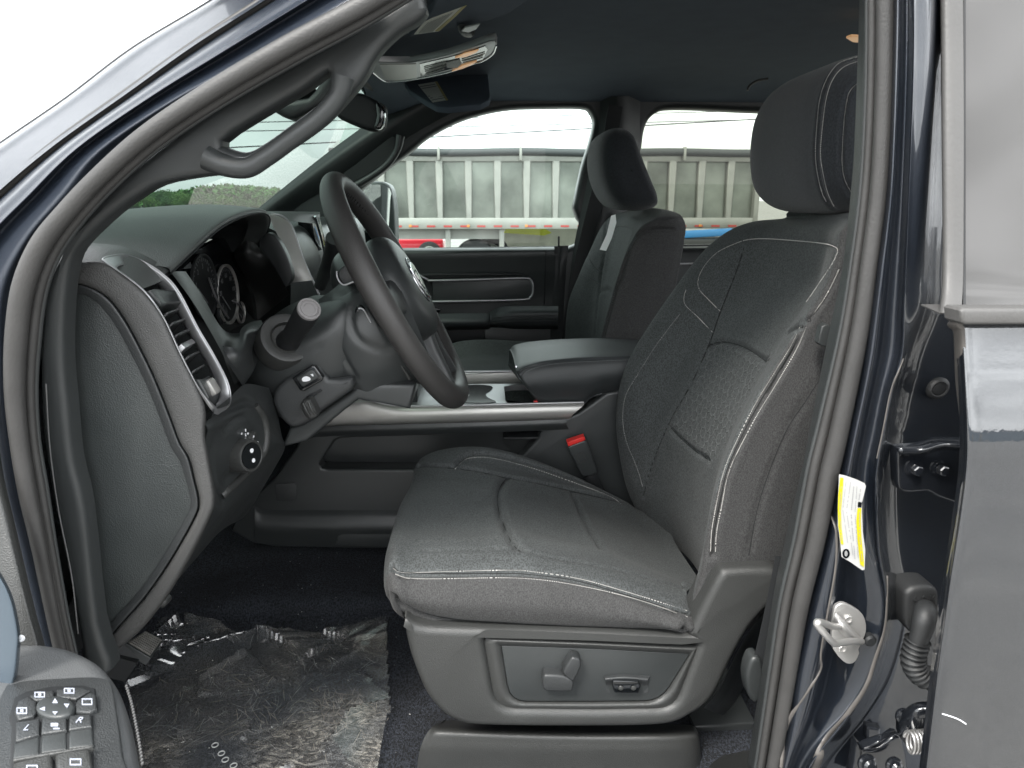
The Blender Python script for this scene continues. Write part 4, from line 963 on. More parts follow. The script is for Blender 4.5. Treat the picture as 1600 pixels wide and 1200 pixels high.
tube('armrest_latch', [W(806,572,1.34), W(811,586,1.335), W(815,592,1.335)], .003, m_chrome, cc)
# ================================================================ steering wheel and column
WC = Vector((-.1321, 1.0653, 1.5669)); th = 1.0802; RW = .1764; ps_ = -.0215
wd = Vector((math.cos(th), 0, -math.sin(th))); we = Vector((math.sin(ps_), math.cos(ps_), 0)); wn = we.cross(wd).normalized()
if wn.x < 0: wn = -wn                                   # towards the driver
sw_ = thing('steering_wheel', 'dark leather wrapped steering wheel in front of the gauge hood', 'steering wheel', tuple(WC))
def wp(a, r, h=0): return WC+wd*(r*math.cos(a))+we*(r*math.sin(a))+wn*h
P = np.array([tuple(wp(a, RW)) for a in np.linspace(0, 2*math.pi, 121)[:-1]])
rr = np.array([.0166+.0012*math.cos(3*a)+.0015*max(0, math.cos(a)) for a in np.linspace(0, 2*math.pi, 121)[:-1]])
rim = link('rim', tube_mesh('rim', P, rr, 26, True, 1.0, up=tuple(wn)), m_wheel, sw_, 180)
for a in (math.pi*.62, -math.pi*.62, math.pi*.2, -math.pi*.2):
    Q = [wp(a, RW)+(wp(a, 1)-WC).normalized()*(.0163*math.cos(t))+wn*(.0163*math.sin(t)) for t in np.linspace(0, 2*math.pi, 30)[:-1]]
    link('leather_seam', tube_mesh('leather_seam', np.array([tuple(q) for q in Q]), .0011, 6, True), m_black, rim, 60)
# lacing on the inner side of the far rim
vs = []; fs = []
for s0, s1, sg in ((.75, 1.95, 1), (.1, .55, 1), (2.4, 3.0, 1), (-1.95, -.75, 1)):
    n = int((s1-s0)/.03)
    for i in range(n):
        a = s0+(s1-s0)*i/n; c = wp(a, RW-.0162, .002); tdir = (wp(a+.01, RW)-wp(a, RW)).normalized(); q = (wn*.8+tdir*(.6 if i % 2 else -.6)).normalized(); o_ = (WC-wp(a, RW)).normalized()
        s_ = tdir.cross(o_).normalized(); b = len(vs)
        for f, l in ((-.0035, 0), (.0035, 0)):
            vs += [c+q*f+tdir*.0006, c+q*f+o_*.0008, c+q*f-tdir*.0006]
        fs += [(b, b+1, b+4, b+3), (b+1, b+2, b+5, b+4)]
lc = link('lacing', mesh('lacing', vs, fs), m_black, rim, 0); lc['kind'] = 'stuff'
# hub pad, spokes
hub = []
for r, h in ((.0, .034), (.03, .034), (.055, .032), (.072, .026), (.082, .014), (.084, -.004), (.078, -.03)):
    hub.append([wp(a, r*(1.0+.10*abs(math.sin(a))**2), h) for a in np.linspace(0, 2*math.pi, 17)[:-1]])
hb_ = net('airbag_cover', hub, m_plastic2, sw_, k=(5, 4), closed=True, center=WC-wn*.1)
for a0, wd_ in ((math.pi/2, .30), (-math.pi/2, .30), (.28, .13), (-.28, .13)):
    rows = []
    for r, h, q in ((.06, .012, 1.15), (.10, .006, 1.0), (.14, .004, .8), (.17, .002, .72)):
        t = wd_*q*.09/max(r, .09)
        rows.append([wp(a0-t, r, h-.020), wp(a0-t, r, h-.004), wp(a0-t*.8, r, h+.006), wp(a0, r, h+.009), wp(a0+t*.8, r, h+.006), wp(a0+t, r, h-.004), wp(a0+t, r, h-.020)])
    net('spoke', rows, m_plastic, sw_, k=(5, 4), closed=True, center=wp(a0, .12, -.01))
# emblem on the hub: a light shield outline with a simple chevron head
def hp3(x, y, h=.0365): return WC+wd*(-y)+we*x+wn*h
em = plate('emblem', [hp3(*p) for p in [(-.026,.022),(-.012,.028),(.012,.028),(.026,.022),(.024,.0),(.012,-.022),(0,-.030),(-.012,-.022),(-.024,.0)]], .003, m_chrome, sw_, nrm=wn, bevel=.0008, curve=2)
plate('emblem_field', [hp3(*p, .0368) for p in [(-.021,.019),(-.010,.024),(.010,.024),(.021,.019),(.019,.0),(.010,-.018),(0,-.025),(-.010,-.018),(-.019,.0)]], .0008, m_gloss, em, nrm=wn, curve=2)
for sx in (-1, 1): plate('emblem_mark', [hp3(sx*a, b, .0376) for a, b in [(.002,.004),(.008,.016),(.016,.012),(.013,.002),(.016,-.004),(.009,-.001),(.006,-.010),(.001,-.016)]], .0008, m_chrome, em, nrm=wn)
tube('emblem_surround', [wp(a, .036, .034) for a in np.linspace(.4, 5.9, 24)], .0014, m_chrome, sw_, k=2)
# rear of the wheel: control paddles on the near spoke, seen from the side
bkc = net('rear_cover', [[wp(a, r, h) for a in np.linspace(0, 2*math.pi, 15)[:-1]] for r, h in ((.082, -.0), (.090, -.03), (.088, -.055), (.070, -.072), (.045, -.08))], m_plastic2, sw_, k=(5, 4), closed=True, center=WC-wn*.03)
def onw(o, L_): return lay(o, L_, step=.002)
# audio rocker on the back of the near spoke
rk = plate('rear_rocker', [WC+wn*(-.014)+wd*a+we*(-.105)+we*0+wn*b for a, b in ((-.036,.004),(-.024,.013),(.006,.014),(.036,.008),(.042,-.004),(.034,-.015),(.0,-.018),(-.030,-.012))], .03, m_gloss, sw_, nrm=-we, bevel=.004, curve=3)
tube('rocker_line', [WC+wd*a+we*(-.1055)+wn*b for a, b in ((-.030,-.010),(-.018,-.0065),(.005,-.008),(.030,-.018))], .0011, m_silver, rk)
# ---- column shroud
sc_ = thing('steering_column', 'charcoal steering column shroud with multifunction stalk and switch pod', 'steering column', (-.3, 1.06, 1.35))
# upper: from the dash towards the wheel, side faces the doorway
def V(u, v, y): return W(u, v, y)
rows = [
 [(372,600,.99),(366,585,.97),(372,560,.96),(392,530,.97),(420,500,1.0),(450,478,1.06),(490,462,1.12)],
 [(420,645,.975),(412,600,.945),(420,560,.935),(440,520,.945),(462,490,.975),(490,470,1.04),(520,458,1.10)],
 [(470,655,.965),(468,605,.935),(475,560,.925),(490,515,.93),(505,480,.955),(520,455,1.02),(545,440,1.09)],
 [(520,645,.965),(520,600,.94),(523,560,.93),(530,510,.93),(540,470,.95),(555,443,1.01),(575,428,1.08)],
 [(548,628,.975),(552,600,.955),(556,560,.945),(562,510,.945),(570,468,.965),(582,440,1.02),(598,425,1.07)],
]
shr = net('upper_shroud', rows, m_plastic2, sc_, k=(8, 8))
rows = [
 [(498,468,.985),(520,452,.985),(546,432,.99),(575,418,1.01),(600,412,1.05)],
 [(500,500,.955),(525,485,.945),(555,470,.945),(590,455,.955),(625,450,.98)],
 [(512,540,.94),(540,530,.93),(575,520,.93),(615,510,.94),(650,505,.97)],
 [(530,580,.94),(556,576,.935),(590,570,.935),(632,560,.95),(672,560,.98)],
 [(552,612,.955),(575,612,.95),(602,606,.955),(640,600,.97),(682,600,1.0)]]
whb = net('wheel_back_cover', rows, m_plastic2, sc_, k=(8, 8))
groove(whb, [[(548,500),(552,478),(565,470),(580,478),(597,505),(612,535),(608,545),(590,546),(565,535),(552,518),(548,500)], [(500,492),(520,530),(545,572),(556,590)], [(527,462),(540,456),(552,450)]], w=.003, d=.004)
plate('cruise_rocker', [(*p, .937) for p in [(556,480),(566,478),(578,492),(594,520),(604,540),(596,543),(574,530),(560,512),(554,494)]], .012, m_gloss, sc_, bevel=.003, curve=3)
tube('rocker_edge', [(560,482,.934),(568,484,.934),(580,505,.934),(596,534,.934)], .0012, m_silver, sc_)
plate('top_switch', [(*p, .95) for p in [(527,425),(536,415),(548,412),(552,440),(538,446),(529,436)]], .03, m_plastic, sc_, bevel=.003, curve=2)
tube('top_switch_edge', [(526,424,.948),(528,436,.947),(537,445,.946),(553,440,.946)], .0014, m_silver, sc_)
# stalk
c0 = W(452,532,.93); c1 = W(483,483,.86); ax = (c1-c0).normalized(); Ls = (c1-c0).length
lathe('stalk_collar', W(449,527,.932), ax, [(-.03, .037), (-.004, .0355), (0, .034), (.001, .030), (-.001, .022), (.003, .0205), (-.004, .019), (-.004, .0001)], m_plastic_lt, sc_, res=44)
stk_ = lathe('stalk', c0, ax, [(-.02, .0175), (0, .016), (.012, .0130), (.02, .0132), (.045, .0136), (.05, .0142), (Ls-.012, .0150), (Ls-.003, .0150), (Ls, .0138), (Ls, .0001)], m_black, sc_, res=36)
m_stalkend = M_('satin stalk cap', (.22, .21, .21), .4, metal=.3)
lathe('stalk_end', c1, ax, [(-.004, .0146), (.0, .0146), (.0016, .0138), (.0016, .0118), (.0006, .0112), (.0006, .0105), (.0014, .0098), (.0014, .0072), (.0006, .0068), (.0006, .0001)], m_stalkend, sc_, res=36)
groove(shr, [[(372,592),(400,575),(425,558)], [(426,548),(431,532)], [(455,563),(475,555),(500,540)]], w=.0018, d=.002)
# switch pod under the shroud
pod = plate('switch_pod', [(*p, .925) for p in [(425,622),(432,604),(455,585),(480,570),(490,566),(502,574),(514,592),(548,590),(552,597),(548,612),(500,645),(484,660),(466,668),(452,668),(438,655),(427,635)]], .06, m_plastic, sc_, bevel=.008, curve=2, seg=4)
pf = plate('rocker_frame', [(*p, .918) for p in [(456,591),(486,571),(492,572),(505,590),(503,595),(474,612),(468,610)]], .01, m_gloss, sc_, bevel=.002)
rkp = plate('pedal_rocker', [(*p, .914) for p in [(463,591),(484,578),(490,579),(498,590),(474,605),(470,603)]], .01, m_plastic2, sc_, bevel=.0018)
plate('pedal_symbol', [(*p, .9135) for p in [(472,591),(478,588),(484,590),(485,594),(479,596),(473,596)]], .0006, m_white, rkp, curve=2)
plate('pedal_symbol', [(*p, .9135) for p in [(485,585),(489,584),(490,588),(488,588)]], .0006, m_white, rkp)
plate('tilt_lever', [(*p, .905) for p in [(468,635),(474,627),(484,625),(492,640),(496,650),(488,656),(478,654)]], .03, m_plastic_lt, sc_, bevel=.005, curve=2)
for k_ in (0, 1): tube('lever_rib', [(474+8*k_,630-2*k_,.904),(478+8*k_,640-2*k_,.901),(484+8*k_,650-3*k_,.904)], .0018, m_plastic_lt, sc_)
plate('pod_slot', [(*p, .922) for p in [(478,620),(500,608),(503,611),(484,624)]], .004, m_gloss, sc_)
plate('lower_shroud', [(*p, .95) for p in [(452,668),(470,662),(500,645),(548,612),(560,600),(650,600),(640,640),(560,625),(540,640),(480,690),(440,700)]], .12, m_plastic2, sc_, bevel=.006)
tube('wheel_lower_spoke_edge', [(600,528,.95),(620,560,.95),(640,592,.96)], .0025, m_plastic_lt, sc_)
# wiper / shifter stalk behind the wheel on the far side
tube('shift_lever', [(500,448,1.22),(511,418,1.20),(520,392,1.17),(524,372,1.15)], [.010, .012, .014, .015], m_plastic, sc_, res=16)
lathe('lever_ring', W(514,414,1.20), (.1, -.1, 1), [(0, .0135), (.004, .0135)], m_silver, sc_)
# ================================================================ dashboard
da = thing('dashboard', 'dark grained dashboard with gauge hood, silver framed air vent and end panel', 'dashboard', (-.5, 1.45, 1.3))
m_rimgrey = M_('grey grained rim', (.052, .052, .051), .5, bump=('leather', 900, .0005), vary=.05)
gapl = [(95,440),(133,445),(168,464),(196,500),(224,552),(245,597),(266,650),(281,690),(295,715),(304,750),(311,785),(303,812),(266,877),(227,933),(190,975),(160,1008)]
outr = [(104,412),(158,410),(193,432),(225,459),(252,495),(279,553),(305,604),(319,642),(319,682),(326,725),(334,776),(327,808),(288,884),(250,945),(212,990),(172,1022)]
YD = .70
endp = [(92,443)]+[(p[0]-1.5, p[1]+1) for p in gapl[1:]]+[(150,1012),(130,1012),(112,900),(100,760),(93,620)]
plate('end_panel', [(*p, YD) for p in endp], .03, m_panel, da, bevel=.004, curve=3)
rim_in = [(106,460),(135,462),(158,480),(182,512),(208,560),(230,605),(250,655),(266,697),(281,722),(291,752),(298,785),(291,808),(256,868),(216,925),(180,965),(158,995)]
net('end_panel_rim', [[(p[0]*.02+q[0]*.98, p[1]*.02+q[1]*.98, YD-.0015), (p[0]*.35+q[0]*.65, p[1]*.35+q[1]*.65, YD-.0028), (p[0]*.85+q[0]*.15, p[1]*.85+q[1]*.15, YD-.0035), (*p, YD+.001)] for p, q in zip([(x-1, y+.5) for x, y in gapl], rim_in)], m_plastic, da, k=(5, 4))
net('side_rim', [[(p[0]+.5, p[1], YD+.004), (p[0]+3, p[1], YD-.004), (p[0]*.5+q[0]*.5, p[1]*.5+q[1]*.5, YD-.005), (*q, YD-.001), (q[0]+2.5, q[1], YD+.02)] for p, q in zip(gapl, outr)], m_rimgrey, da, k=(5, 5))
# dash top
tp = [[Vector((-.98, y, 1.56)), Vector((-.8, y, 1.615)), Vector((-.62, y, 1.635)), Vector((-.50, y, 1.64)), None] for y in (.72, .80, .90)]
ends = [W(104,414,YD+.004), W(178,402,.78), W(245,412,.84)]
rows = []
rows.append([W(92,410,.70), W(104,413,.702), W(150,423,.70), W(188,445,.70), W(205,465,.705)])
rows.append([W(95,400,.72), W(120,398,.73), W(158,402,.735), W(195,425,.735), W(222,452,.735)])
rows.append([W(110,385,.76), W(135,384,.765), W(180,392,.77), W(222,414,.78), W(250,440,.79)])
rows.append([W(130,380,.80), W(150,380,.80), W(195,386,.80), W(236,404,.805), W(266,424,.81)])
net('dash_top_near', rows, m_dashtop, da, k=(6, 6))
rows = []
for y in (.68, .8, .95, 1.1, 1.3, 1.6, 1.9, 2.2):
    z0 = 1.66 if y < 1.35 else 1.655
    rows.append([Vector((x, y, z0-.10*((-.36-x) if x > -.8 else .44)**1.0*(1 if x < -.6 else .5)-(.02 if y < .85 else 0))) for x in (-1.05, -.9, -.75, -.6, -.5, -.42)])
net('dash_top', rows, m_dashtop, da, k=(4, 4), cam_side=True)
# gauge hood
Rm = [(266,424,.80),(290,402,.83),(316,378,.87),(350,350,.94),(385,334,1.03),(411,331,1.14),(421,340,1.23),(416,361,1.29),(403,384,1.32)]
Fx = [1.60, 1.628, 1.65, 1.668, 1.676, 1.676, 1.67, 1.65, 1.60]
rows = []
for (u, v, y), z in zip(Rm, Fx):
    r_ = W(u, v, y); m0 = Vector((r_.x-.012, y, r_.z+.006)); f_ = Vector((-.88, y*.96+.03, z-.02)); zm = max(r_.z+.012, z)
    if v > 400: zm = r_.z+.004
    m1 = Vector((r_.x-.10, y-(.005 if y < .9 else 0), max(r_.z+.010, z) if z > 1.64 else r_.z+.012)); m2 = Vector((-.62, y, z if z > 1.64 else z+.02))
    rows.append([Vector((r_.x-.03, y+(.02 if y < 1.05 else -.02), r_.z-.006)), Vector((r_.x-.004, y+.004*(1 if y < 1.05 else -1), r_.z-.005)), r_, m0, m1, m2, f_])
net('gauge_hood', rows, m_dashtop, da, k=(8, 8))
tube('hood_seam', [(p[0]+1, p[1]+2, p[2]-.001) for p in Rm], .0011, m_black, da, k=8)
# inside of the hood
rows = []
fc = [(276,424),(296,405),(322,388),(345,372),(372,362),(395,362),(405,372),(405,400),(402,420)]
for (u, v, y), q in zip(Rm, fc):
    r_ = W(u, v, y); b_ = WX(q[0], q[1], -.47) if False else Vector((-.47, y+(.02 if y < 1 else -.02), r_.z-.015))
    rows.append([r_+Vector((-.003, 0, -.004)), r_.lerp(b_, .5), b_])
net('hood_liner', rows, m_plastic2, da, k=(6, 5))
# cluster: face plane x=-.45
XC = -.455
ic = thing('instrument_cluster', 'gauge cluster with silver ringed dials under the dark hood', 'instrument cluster', tuple(WX(350,470,XC)))
face = [(270,424),(300,395),(345,372),(380,372),(400,384),(398,420),(400,460),(402,500),(372,510),(350,524),(336,514),(310,480),(290,450)]
fp = plate('cluster_face', [WX(p[0], p[1], XC) for p in face], .01, m_gloss, ic, nrm=(1, 0, 0))
m_tick = M_('dial print', (.20, .205, .21), .5)
def dial(u, v, r, nm, ring=None):
    c = WX(u, v, XC+.003)
    a_ = Vector((1, 0, 0))
    lathe('dial_ring', c, a_, [(0, r), (.004, r), (.005, r*.96), (.003, r*.92), (0, r*.91)], ring or m_plastic, ic, res=48)
    d_ = lathe('dial', c, a_, [(0, r*.9), (.001, r*.9), (.001, .0001)], m_black, ic, res=48)
    bm = bmesh.new()
    for i in range(25):
        an = math.radians(-120+240*i/24); l = .12 if i % 3 == 0 else .06
        y_ = math.sin(an); z_ = math.cos(an); cc_ = c+Vector((.0016, y_*r*.82, z_*r*.82))
        box_bm(bm, cc_, (.0006, r*.02, r*l), Matrix.Rotation(-an, 3, 'X'))
    tk_ = join_bm('tick', bm, m_tick, d_, 0); tk_['kind'] = 'stuff'
    for i, s in enumerate(nm):
        an = math.radians(-120+240*i/(len(nm)-1)); text('numeral', s, r*.22, c+Vector((.0016, math.sin(an)*r*.62, math.cos(an)*r*.62)), (0, 1, 0), (0, 0, 1), m_tick, d_, extrude=.0001)
    box('needle', c+Vector((.004, -.3*r, -.25*r)), (.001, r*.03, r*.8), m_tick, d_, rot=Matrix.Rotation(R(-130), 3, 'X'), bevel=0)
m_dim = M_('dim dial print', (.10, .10, .10), .5)
dial(354, 460, .052, ['0', '20', '40', '60', '80', '100', '120'], m_silver_d)
dial(318, 448, .052, ['0', '1', '2', '3', '4', '5', '6'])
dial(374, 488, .020, ['E', 'F'], m_silver_d)
dial(345, 490, .018, ['L', 'H'])
tube('cluster_arc', [WX(326,434,XC+.012), WX(331,448,XC+.012), WX(338,466,XC+.012), WX(350,487,XC+.012), WX(357,497,XC+.012)], .0016, m_silver, ic)
tube('cluster_arc', [WX(363,470,XC+.012), WX(372,474,XC+.012), WX(380,486,XC+.012), WX(383,495,XC+.012)], .0012, m_silver, ic)
plate('warning_lamp', [WX(*p, XC+.002) for p in [(286,420),(298,409),(301,419)]], .001, M_('dim lamp outline', (.12, .13, .13), .4), ic, nrm=(1, 0, 0))
# lower cluster surround
rows = [[(266,424,.81),(276,424,.83),(290,424,.86)], [(300,470,.80),(306,466,.84),(316,462,.90)], [(330,520,.80),(338,516,.86),(348,514,.95)], [(352,560,.80),(362,545,.88),(376,520,.97)], [(372,592,.82),(380,560,.90),(398,510,1.0)], [(380,604,.86),(400,570,.93),(420,500,1.02)]]
net('cluster_surround', rows, m_plastic2, da, k=(6, 6))
net('cluster_surround', [[(345,540,.83),(362,542,.83),(372,535,.86),(376,515,.92),(390,504,.97),(408,500,1.0)], [(352,565,.82),(375,560,.83),(384,545,.86),(386,522,.91),(397,512,.95),(412,508,.98)], [(366,600,.84),(380,592,.86),(396,575,.89),(394,545,.92),(402,525,.94),(416,515,.97)]], m_plastic2, da, k=(6, 5))
# ---- air vent
avo = [(161,408),(196,431),(227,457),(252,492),(280,552),(308,604),(334,643),(345,643),(359,630),(357,601),(336,558),(308,510),(277,452),(245,421),(203,400),(176,400)]
avi = [(183,419),(206,438),(232,463),(258,498),(286,557),(313,608),(335,633),(338,631),(342,622),(337,602),(319,563),(291,516),(259,461),(231,434),(204,415),(194,414)]
yo = [.705,.703,.702,.702,.702,.703,.712,.735,.785,.80,.80,.80,.80,.795,.78,.745]
ring_o = [(*p, y) for p, y in zip(avo, yo)]; ring_i = [(*p, y+.004) for p, y in zip(avi, yo)]
net('vent_frame', [[(a[0]-.0, a[1], a[2]+.012), a, (a[0]*.8+b_[0]*.2, a[1]*.8+b_[1]*.2, a[2]-.003), (a[0]*.2+b_[0]*.8, a[1]*.2+b_[1]*.8, a[2]-.002), b_] for a, b_ in zip(ring_o, ring_i)], m_silver, da, k=(5, 4), closed_r=True)
tube('vent_frame_edge', ring_o, .0011, m_silver, da, closed=True)
def back(p, d): return Vector((p.x-d, p.y+.004, p.z-.01))
ri3 = [W(*p) for p in ring_i]
net('vent_duct', [[p, back(p, .02), back(p, .05)] for p in ri3], m_plastic2, da, k=(5, 3), closed_r=True)
cen = sum(ri3, Vector())/len(ri3)
bm = bmesh.new(); vv = [bm.verts.new(back(p, .045)) for p in ri3]; cv = bm.verts.new(back(cen, .045))
for i in range(len(vv)): bm.faces.new((vv[i], vv[(i+1) % len(vv)], cv))
join_bm('duct_back', bm, m_black, da)
def slat(l, r, mat=m_plastic2, t=.0022, d=.03, nm='vent_slat'):
    a = W(l[0]+7, l[1], .722); b_ = W(r[0]-4, r[1], .79); c = (a+b_)/2; ey = (b_-a); Ln = ey.length; ey.normalize(); ex = Vector((.75, 0, .66)); ex = (ex-ey*ex.dot(ey)).normalized(); ez = ex.cross(ey)
    rot = Matrix((ex, ey, ez)).transposed()
    box(nm, c-ex*(d/2+.004), (d, Ln, t), mat, da, rot=rot, bevel=.0008)
for l, r in (((260,484),(288,478)), ((268,500),(297,494)), ((275,518),(305,510)), ((293,552),(320,545)), ((302,574),(328,566)), ((308,592),(336,584))): slat(l, r, m_plastic)
plate('vent_divider', [(229,454,.705),(241,450,.755),(274,452,.795),(284,471,.795),(262,474,.765),(252,478,.71)], .02, m_plastic2, da, nrm=(.6, -.5, .6), bevel=.003)
slat((284,536), (311,528), m_silver, .006, .02, 'vent_tab')
plate('vent_lower_block', [(306,592,.712),(325,590,.755),(338,590,.79),(346,610,.795),(344,626,.79),(337,633,.74),(325,625,.712)], .02, m_plastic2, da, nrm=(.7, -.4, .5), bevel=.003)
box('vent_wheel', W(328,606,.745), (.014, .016, .018), m_silver_d, da, rot=Matrix.Rotation(R(-25), 3, 'Y'), bevel=.003)
# ---- knee panel right of the rim, with the lamp switch
rows = [
 [(334,640,.705),(345,632,.74),(362,618,.80),(385,600,.86),(420,606,.93)],
 [(326,668,.705),(345,660,.74),(370,640,.80),(400,625,.87),(432,640,.94)],
 [(322,690,.705),(340,680,.745),(375,662,.80),(415,655,.88),(440,680,.95)],
 [(326,735,.705),(335,740,.74),(365,740,.80),(420,700,.88),(445,700,.96)],
 [(334,775,.705),(340,782,.735),(352,778,.78),(400,740,.87),(430,730,.97)],
 [(328,812,.71),(340,805,.74),(352,800,.79),(385,770,.87),(415,755,.97)],
 [(284,888,.72),(300,870,.75),(330,835,.80),(365,800,.87),(395,790,.97)],
 [(242,955,.73),(262,925,.76),(300,880,.81),(345,830,.88),(380,810,.98)]]
kn = net('knee_panel', rows, m_plastic2, da, k=(8, 8))
sp2 = None if True else plate('lamp_switch_panel', [(324,665,.73),(332,655,.735),(372,630,.80),(392,628,.85),(415,650,.87),(417,700,.87),(405,715,.86),(360,768,.80),(348,776,.77),(344,770,.76),(332,710,.735)], .02, m_plastic2, da, nrm=(.75, -.6, .25), bevel=.008, seg=4)
pn = Vector((.75, -.6, .25)).normalized()
def laytube(nm, o, L_, r, mat, par, k=6, lift=0): 
    q = lay(o, L_, step=.003, curve=k)
    if q is None: return None
    return link(nm, tube_mesh(nm, q[0]+q[1]*lift, r, 10), mat, par, 60)
groove(kn, [[(326,665),(334,655),(360,640),(384,628),(395,632)], [(330,700),(334,740),(343,772),(352,776)], [(352,672),(370,655),(390,650),(394,680),(390,705),(372,730),(352,750)]], w=.004, d=.005)
laytube('panel_ridge', kn, [(398,634),(410,650),(416,675),(414,700),(405,716),(385,738),(362,760),(346,774)], .0055, m_plastic_lt, da)
pc = W(360,700,.775)
None if True else plate('switch_face', [(p[0], p[1], y) for p, y in (((352,672), .77), ((385,640), .83), ((398,650), .845), ((400,690), .845), ((392,705), .83), ((360,745), .785), ((354,740), .775))], .006, m_plastic, da, nrm=pn, bevel=.003, curve=0)
kc, kax = on(kn, 372, 711); kax = Vector((.90, -.42, .10)).normalized(); kc = kc+kax*.008
kb = lathe('lamp_knob', kc-kax*.004, kax, [(-.02, .021), (.0, .0205), (.014, .0195), (.017, .0185), (.0175, .0165), (.016, .0155), (.016, .0001)], m_plastic_lt, da, res=40)
lathe('knob_face', kc+kax*.0125, kax, [(0, .0152), (.0008, .0150), (.0008, .0001)], m_gloss, kb, res=36)
kx = Vector((0, 0, 1)).cross(kax).normalized(); ky = kax.cross(kx)
for dz, s in ((.006, .0028), (-.006, .0026)): lathe('knob_symbol', kc+kax*.0134+ky*dz+kx*.001, kax, [(0, s), (.0004, s), (.0004, .0001)], m_white, kb, res=12)
for i in range(7):
    a = R(150-22*i); q = kc+(kx*math.cos(a)+ky*math.sin(a))*.0262+kax*.001
    box('lamp_symbol', q, (.0016, .0016, .0026), m_white, da, rot=Matrix.Rotation(a*.3, 3, 'Y'), bevel=.0004)
dwc, dwn = on(kn, 391, 684)
dw = lathe('dimmer_wheel', dwc, dwn, [(-.004, .010), (.004, .0098), (.006, .007), (.006, .0001)], m_plastic_lt, da, res=24, sx=.55)
for i in range(4): box('dimmer_mark', on(kn, 383, 672+7*i)[0]+Vector((.001, -.001, 0)), (.0012, .0012, .0035), m_white, da, bevel=0)
# trim under the dash to the kick area, foot release
tube('hood_latch', [(262,934,.77),(256,940,.76),(252,944,.76)], .005, m_plastic_lt, da)
XC0 = -.452
# ---- centre stack and passenger side dash
rows = [[(418,332,1.34),(430,333,1.42),(470,333,1.50),(500,334,1.62)], [(428,345,1.34),(445,345,1.40),(470,345,1.5),(500,345,1.62)]]
net('stack_top', [[(412,330,1.35),(440,330,1.42),(500,331,1.60)], [(420,336,1.33),(440,336,1.40),(500,336,1.58)], [(424,345,1.33),(445,345,1.38),(500,350,1.58)]], m_dashtop, da, k=(4, 4))
net('stack_silver', [[(a[0], a[1], 1.31), (a[0]*.5+c_[0]*.5, a[1]*.5+c_[1]*.5, 1.33), (*c_, 1.35)] for a, c_ in zip([(418,334),(421,342),(426,352),(438,376),(451,404),(456,430),(452,442)], [(430,335),(442,340),(453,350),(462,372),(470,395),(480,420),(488,438)])], m_silver_d, da, k=(5, 5))
net('cluster_wall', [[WX(372,370,XC0), WX(385,375,-.42), (400,380,1.30)], [WX(366,400,XC0), WX(385,400,-.42), (408,392,1.29)], [WX(382,430,XC0), WX(402,428,-.42), (424,412,1.28)], [WX(397,462,XC0), WX(418,455,-.42), (440,436,1.28)], [WX(403,500,XC0), WX(428,480,-.42), (452,460,1.28)]], m_plastic_lt, da, k=(6, 6))
tube('stack_silver_edge', [(424,334,1.34),(440,337,1.345),(452,348,1.352),(461,367,1.352),(470,395,1.352),(480,420,1.352),(492,446,1.352),(502,470,1.352)], .0022, m_silver, da)
plate('stack_side', [(*p, 1.27) for p in [(404,382),(412,368),(421,364),(433,374),(444,392),(452,412),(456,430),(454,440),(446,448),(438,436),(424,412)]], .02, m_plastic2, da, bevel=.003, curve=3)
plate('stack_vent', [WX(*p, -.40) for p in [(460,357),(488,354),(493,380),(505,420),(486,432),(470,395)]], .02, m_gloss, da, nrm=(1, 0, 0), bevel=.002)
for i in range(5): tube('stack_vent_slat', [WX(464+2.2*i, 362+10*i, -.392), WX(486+2.6*i, 358+10*i, -.392)], .0022, m_plastic2, da, k=0, res=8)
tube('vent_cord', [WX(478,360,-.385), WX(484,385,-.385), WX(492,410,-.385)], .0016, m_silver, da)
plate('display_screen', [WX(*p, -.37) for p in [(486,334),(498,332),(505,360),(512,395),(520,430),(508,440),(499,400),(490,365)]], .03, m_gloss, da, nrm=(1, 0, 0), bevel=.003)
tube('display_chrome', [WX(492,338,-.36), WX(500,365,-.36), WX(507,395,-.36), WX(512,420,-.36)], .0026, m_chrome, da)
net('far_dash', [[Vector((-.42, y, 1.655)), Vector((-.38, y, 1.63)), Vector((-.37, y, 1.55)), Vector((-.40, y, 1.40)), Vector((-.5, y, 1.25)), Vector((-.62, y, 1.1))] for y in (1.36, 1.6, 1.9, 2.22)], m_plastic2, da, k=(4, 4))
net('under_dash', [[Vector((-.50, y, 1.25)), Vector((-.55, y, 1.12)), Vector((-.9, y, 1.1))] for y in (.76, 1.0, 1.3)], m_black, da, k=(3, 3))
net('dash_core', [[Vector((-.47, y, 1.60)), Vector((-.46, y, 1.45)), Vector((-.46, y, 1.30)), Vector((-.50, y, 1.22))] for y in (.74, 1.0, 1.2, 1.4)], m_black, da, k=(3, 3))
# pedal
bpd = thing('brake_pedal', 'ribbed rubber brake pedal below the dash end', 'pedal', tuple(W(225,1010,.92)))
pa = [(196,1003),(228,984),(254,995),(238,1025),(232,1036),(186,1019)]
plate('pedal_pad', [W(196,1004,.90), W(226,986,.96), W(255,1001,.96), W(236,1028,.90)], .012, m_plastic2, bpd, bevel=.002)
bm = bmesh.new()
for i in range(9):
    t = (i+.6)/9.6; a = W(196,1004,.90).lerp(W(226,986,.96), t); b_ = W(236,1028,.90).lerp(W(255,1001,.96), t); c = (a+b_)/2; ey = (b_-a).normalized(); nn = (W(226,986,.96)-W(196,1004,.90)).cross(b_-a).normalized()
    if nn.dot(EYE-c) < 0: nn = -nn
    rot = Matrix((ey.cross(nn), ey, nn)).transposed(); box_bm(bm, c+nn*.0015, (.0028, (b_-a).length*.86, .003), rot, .0006, 1)
rb_ = join_bm('pedal_rib', bm, M_('worn pedal rubber', (.14, .135, .125), .6, vary=.3, vscale=80), bpd)
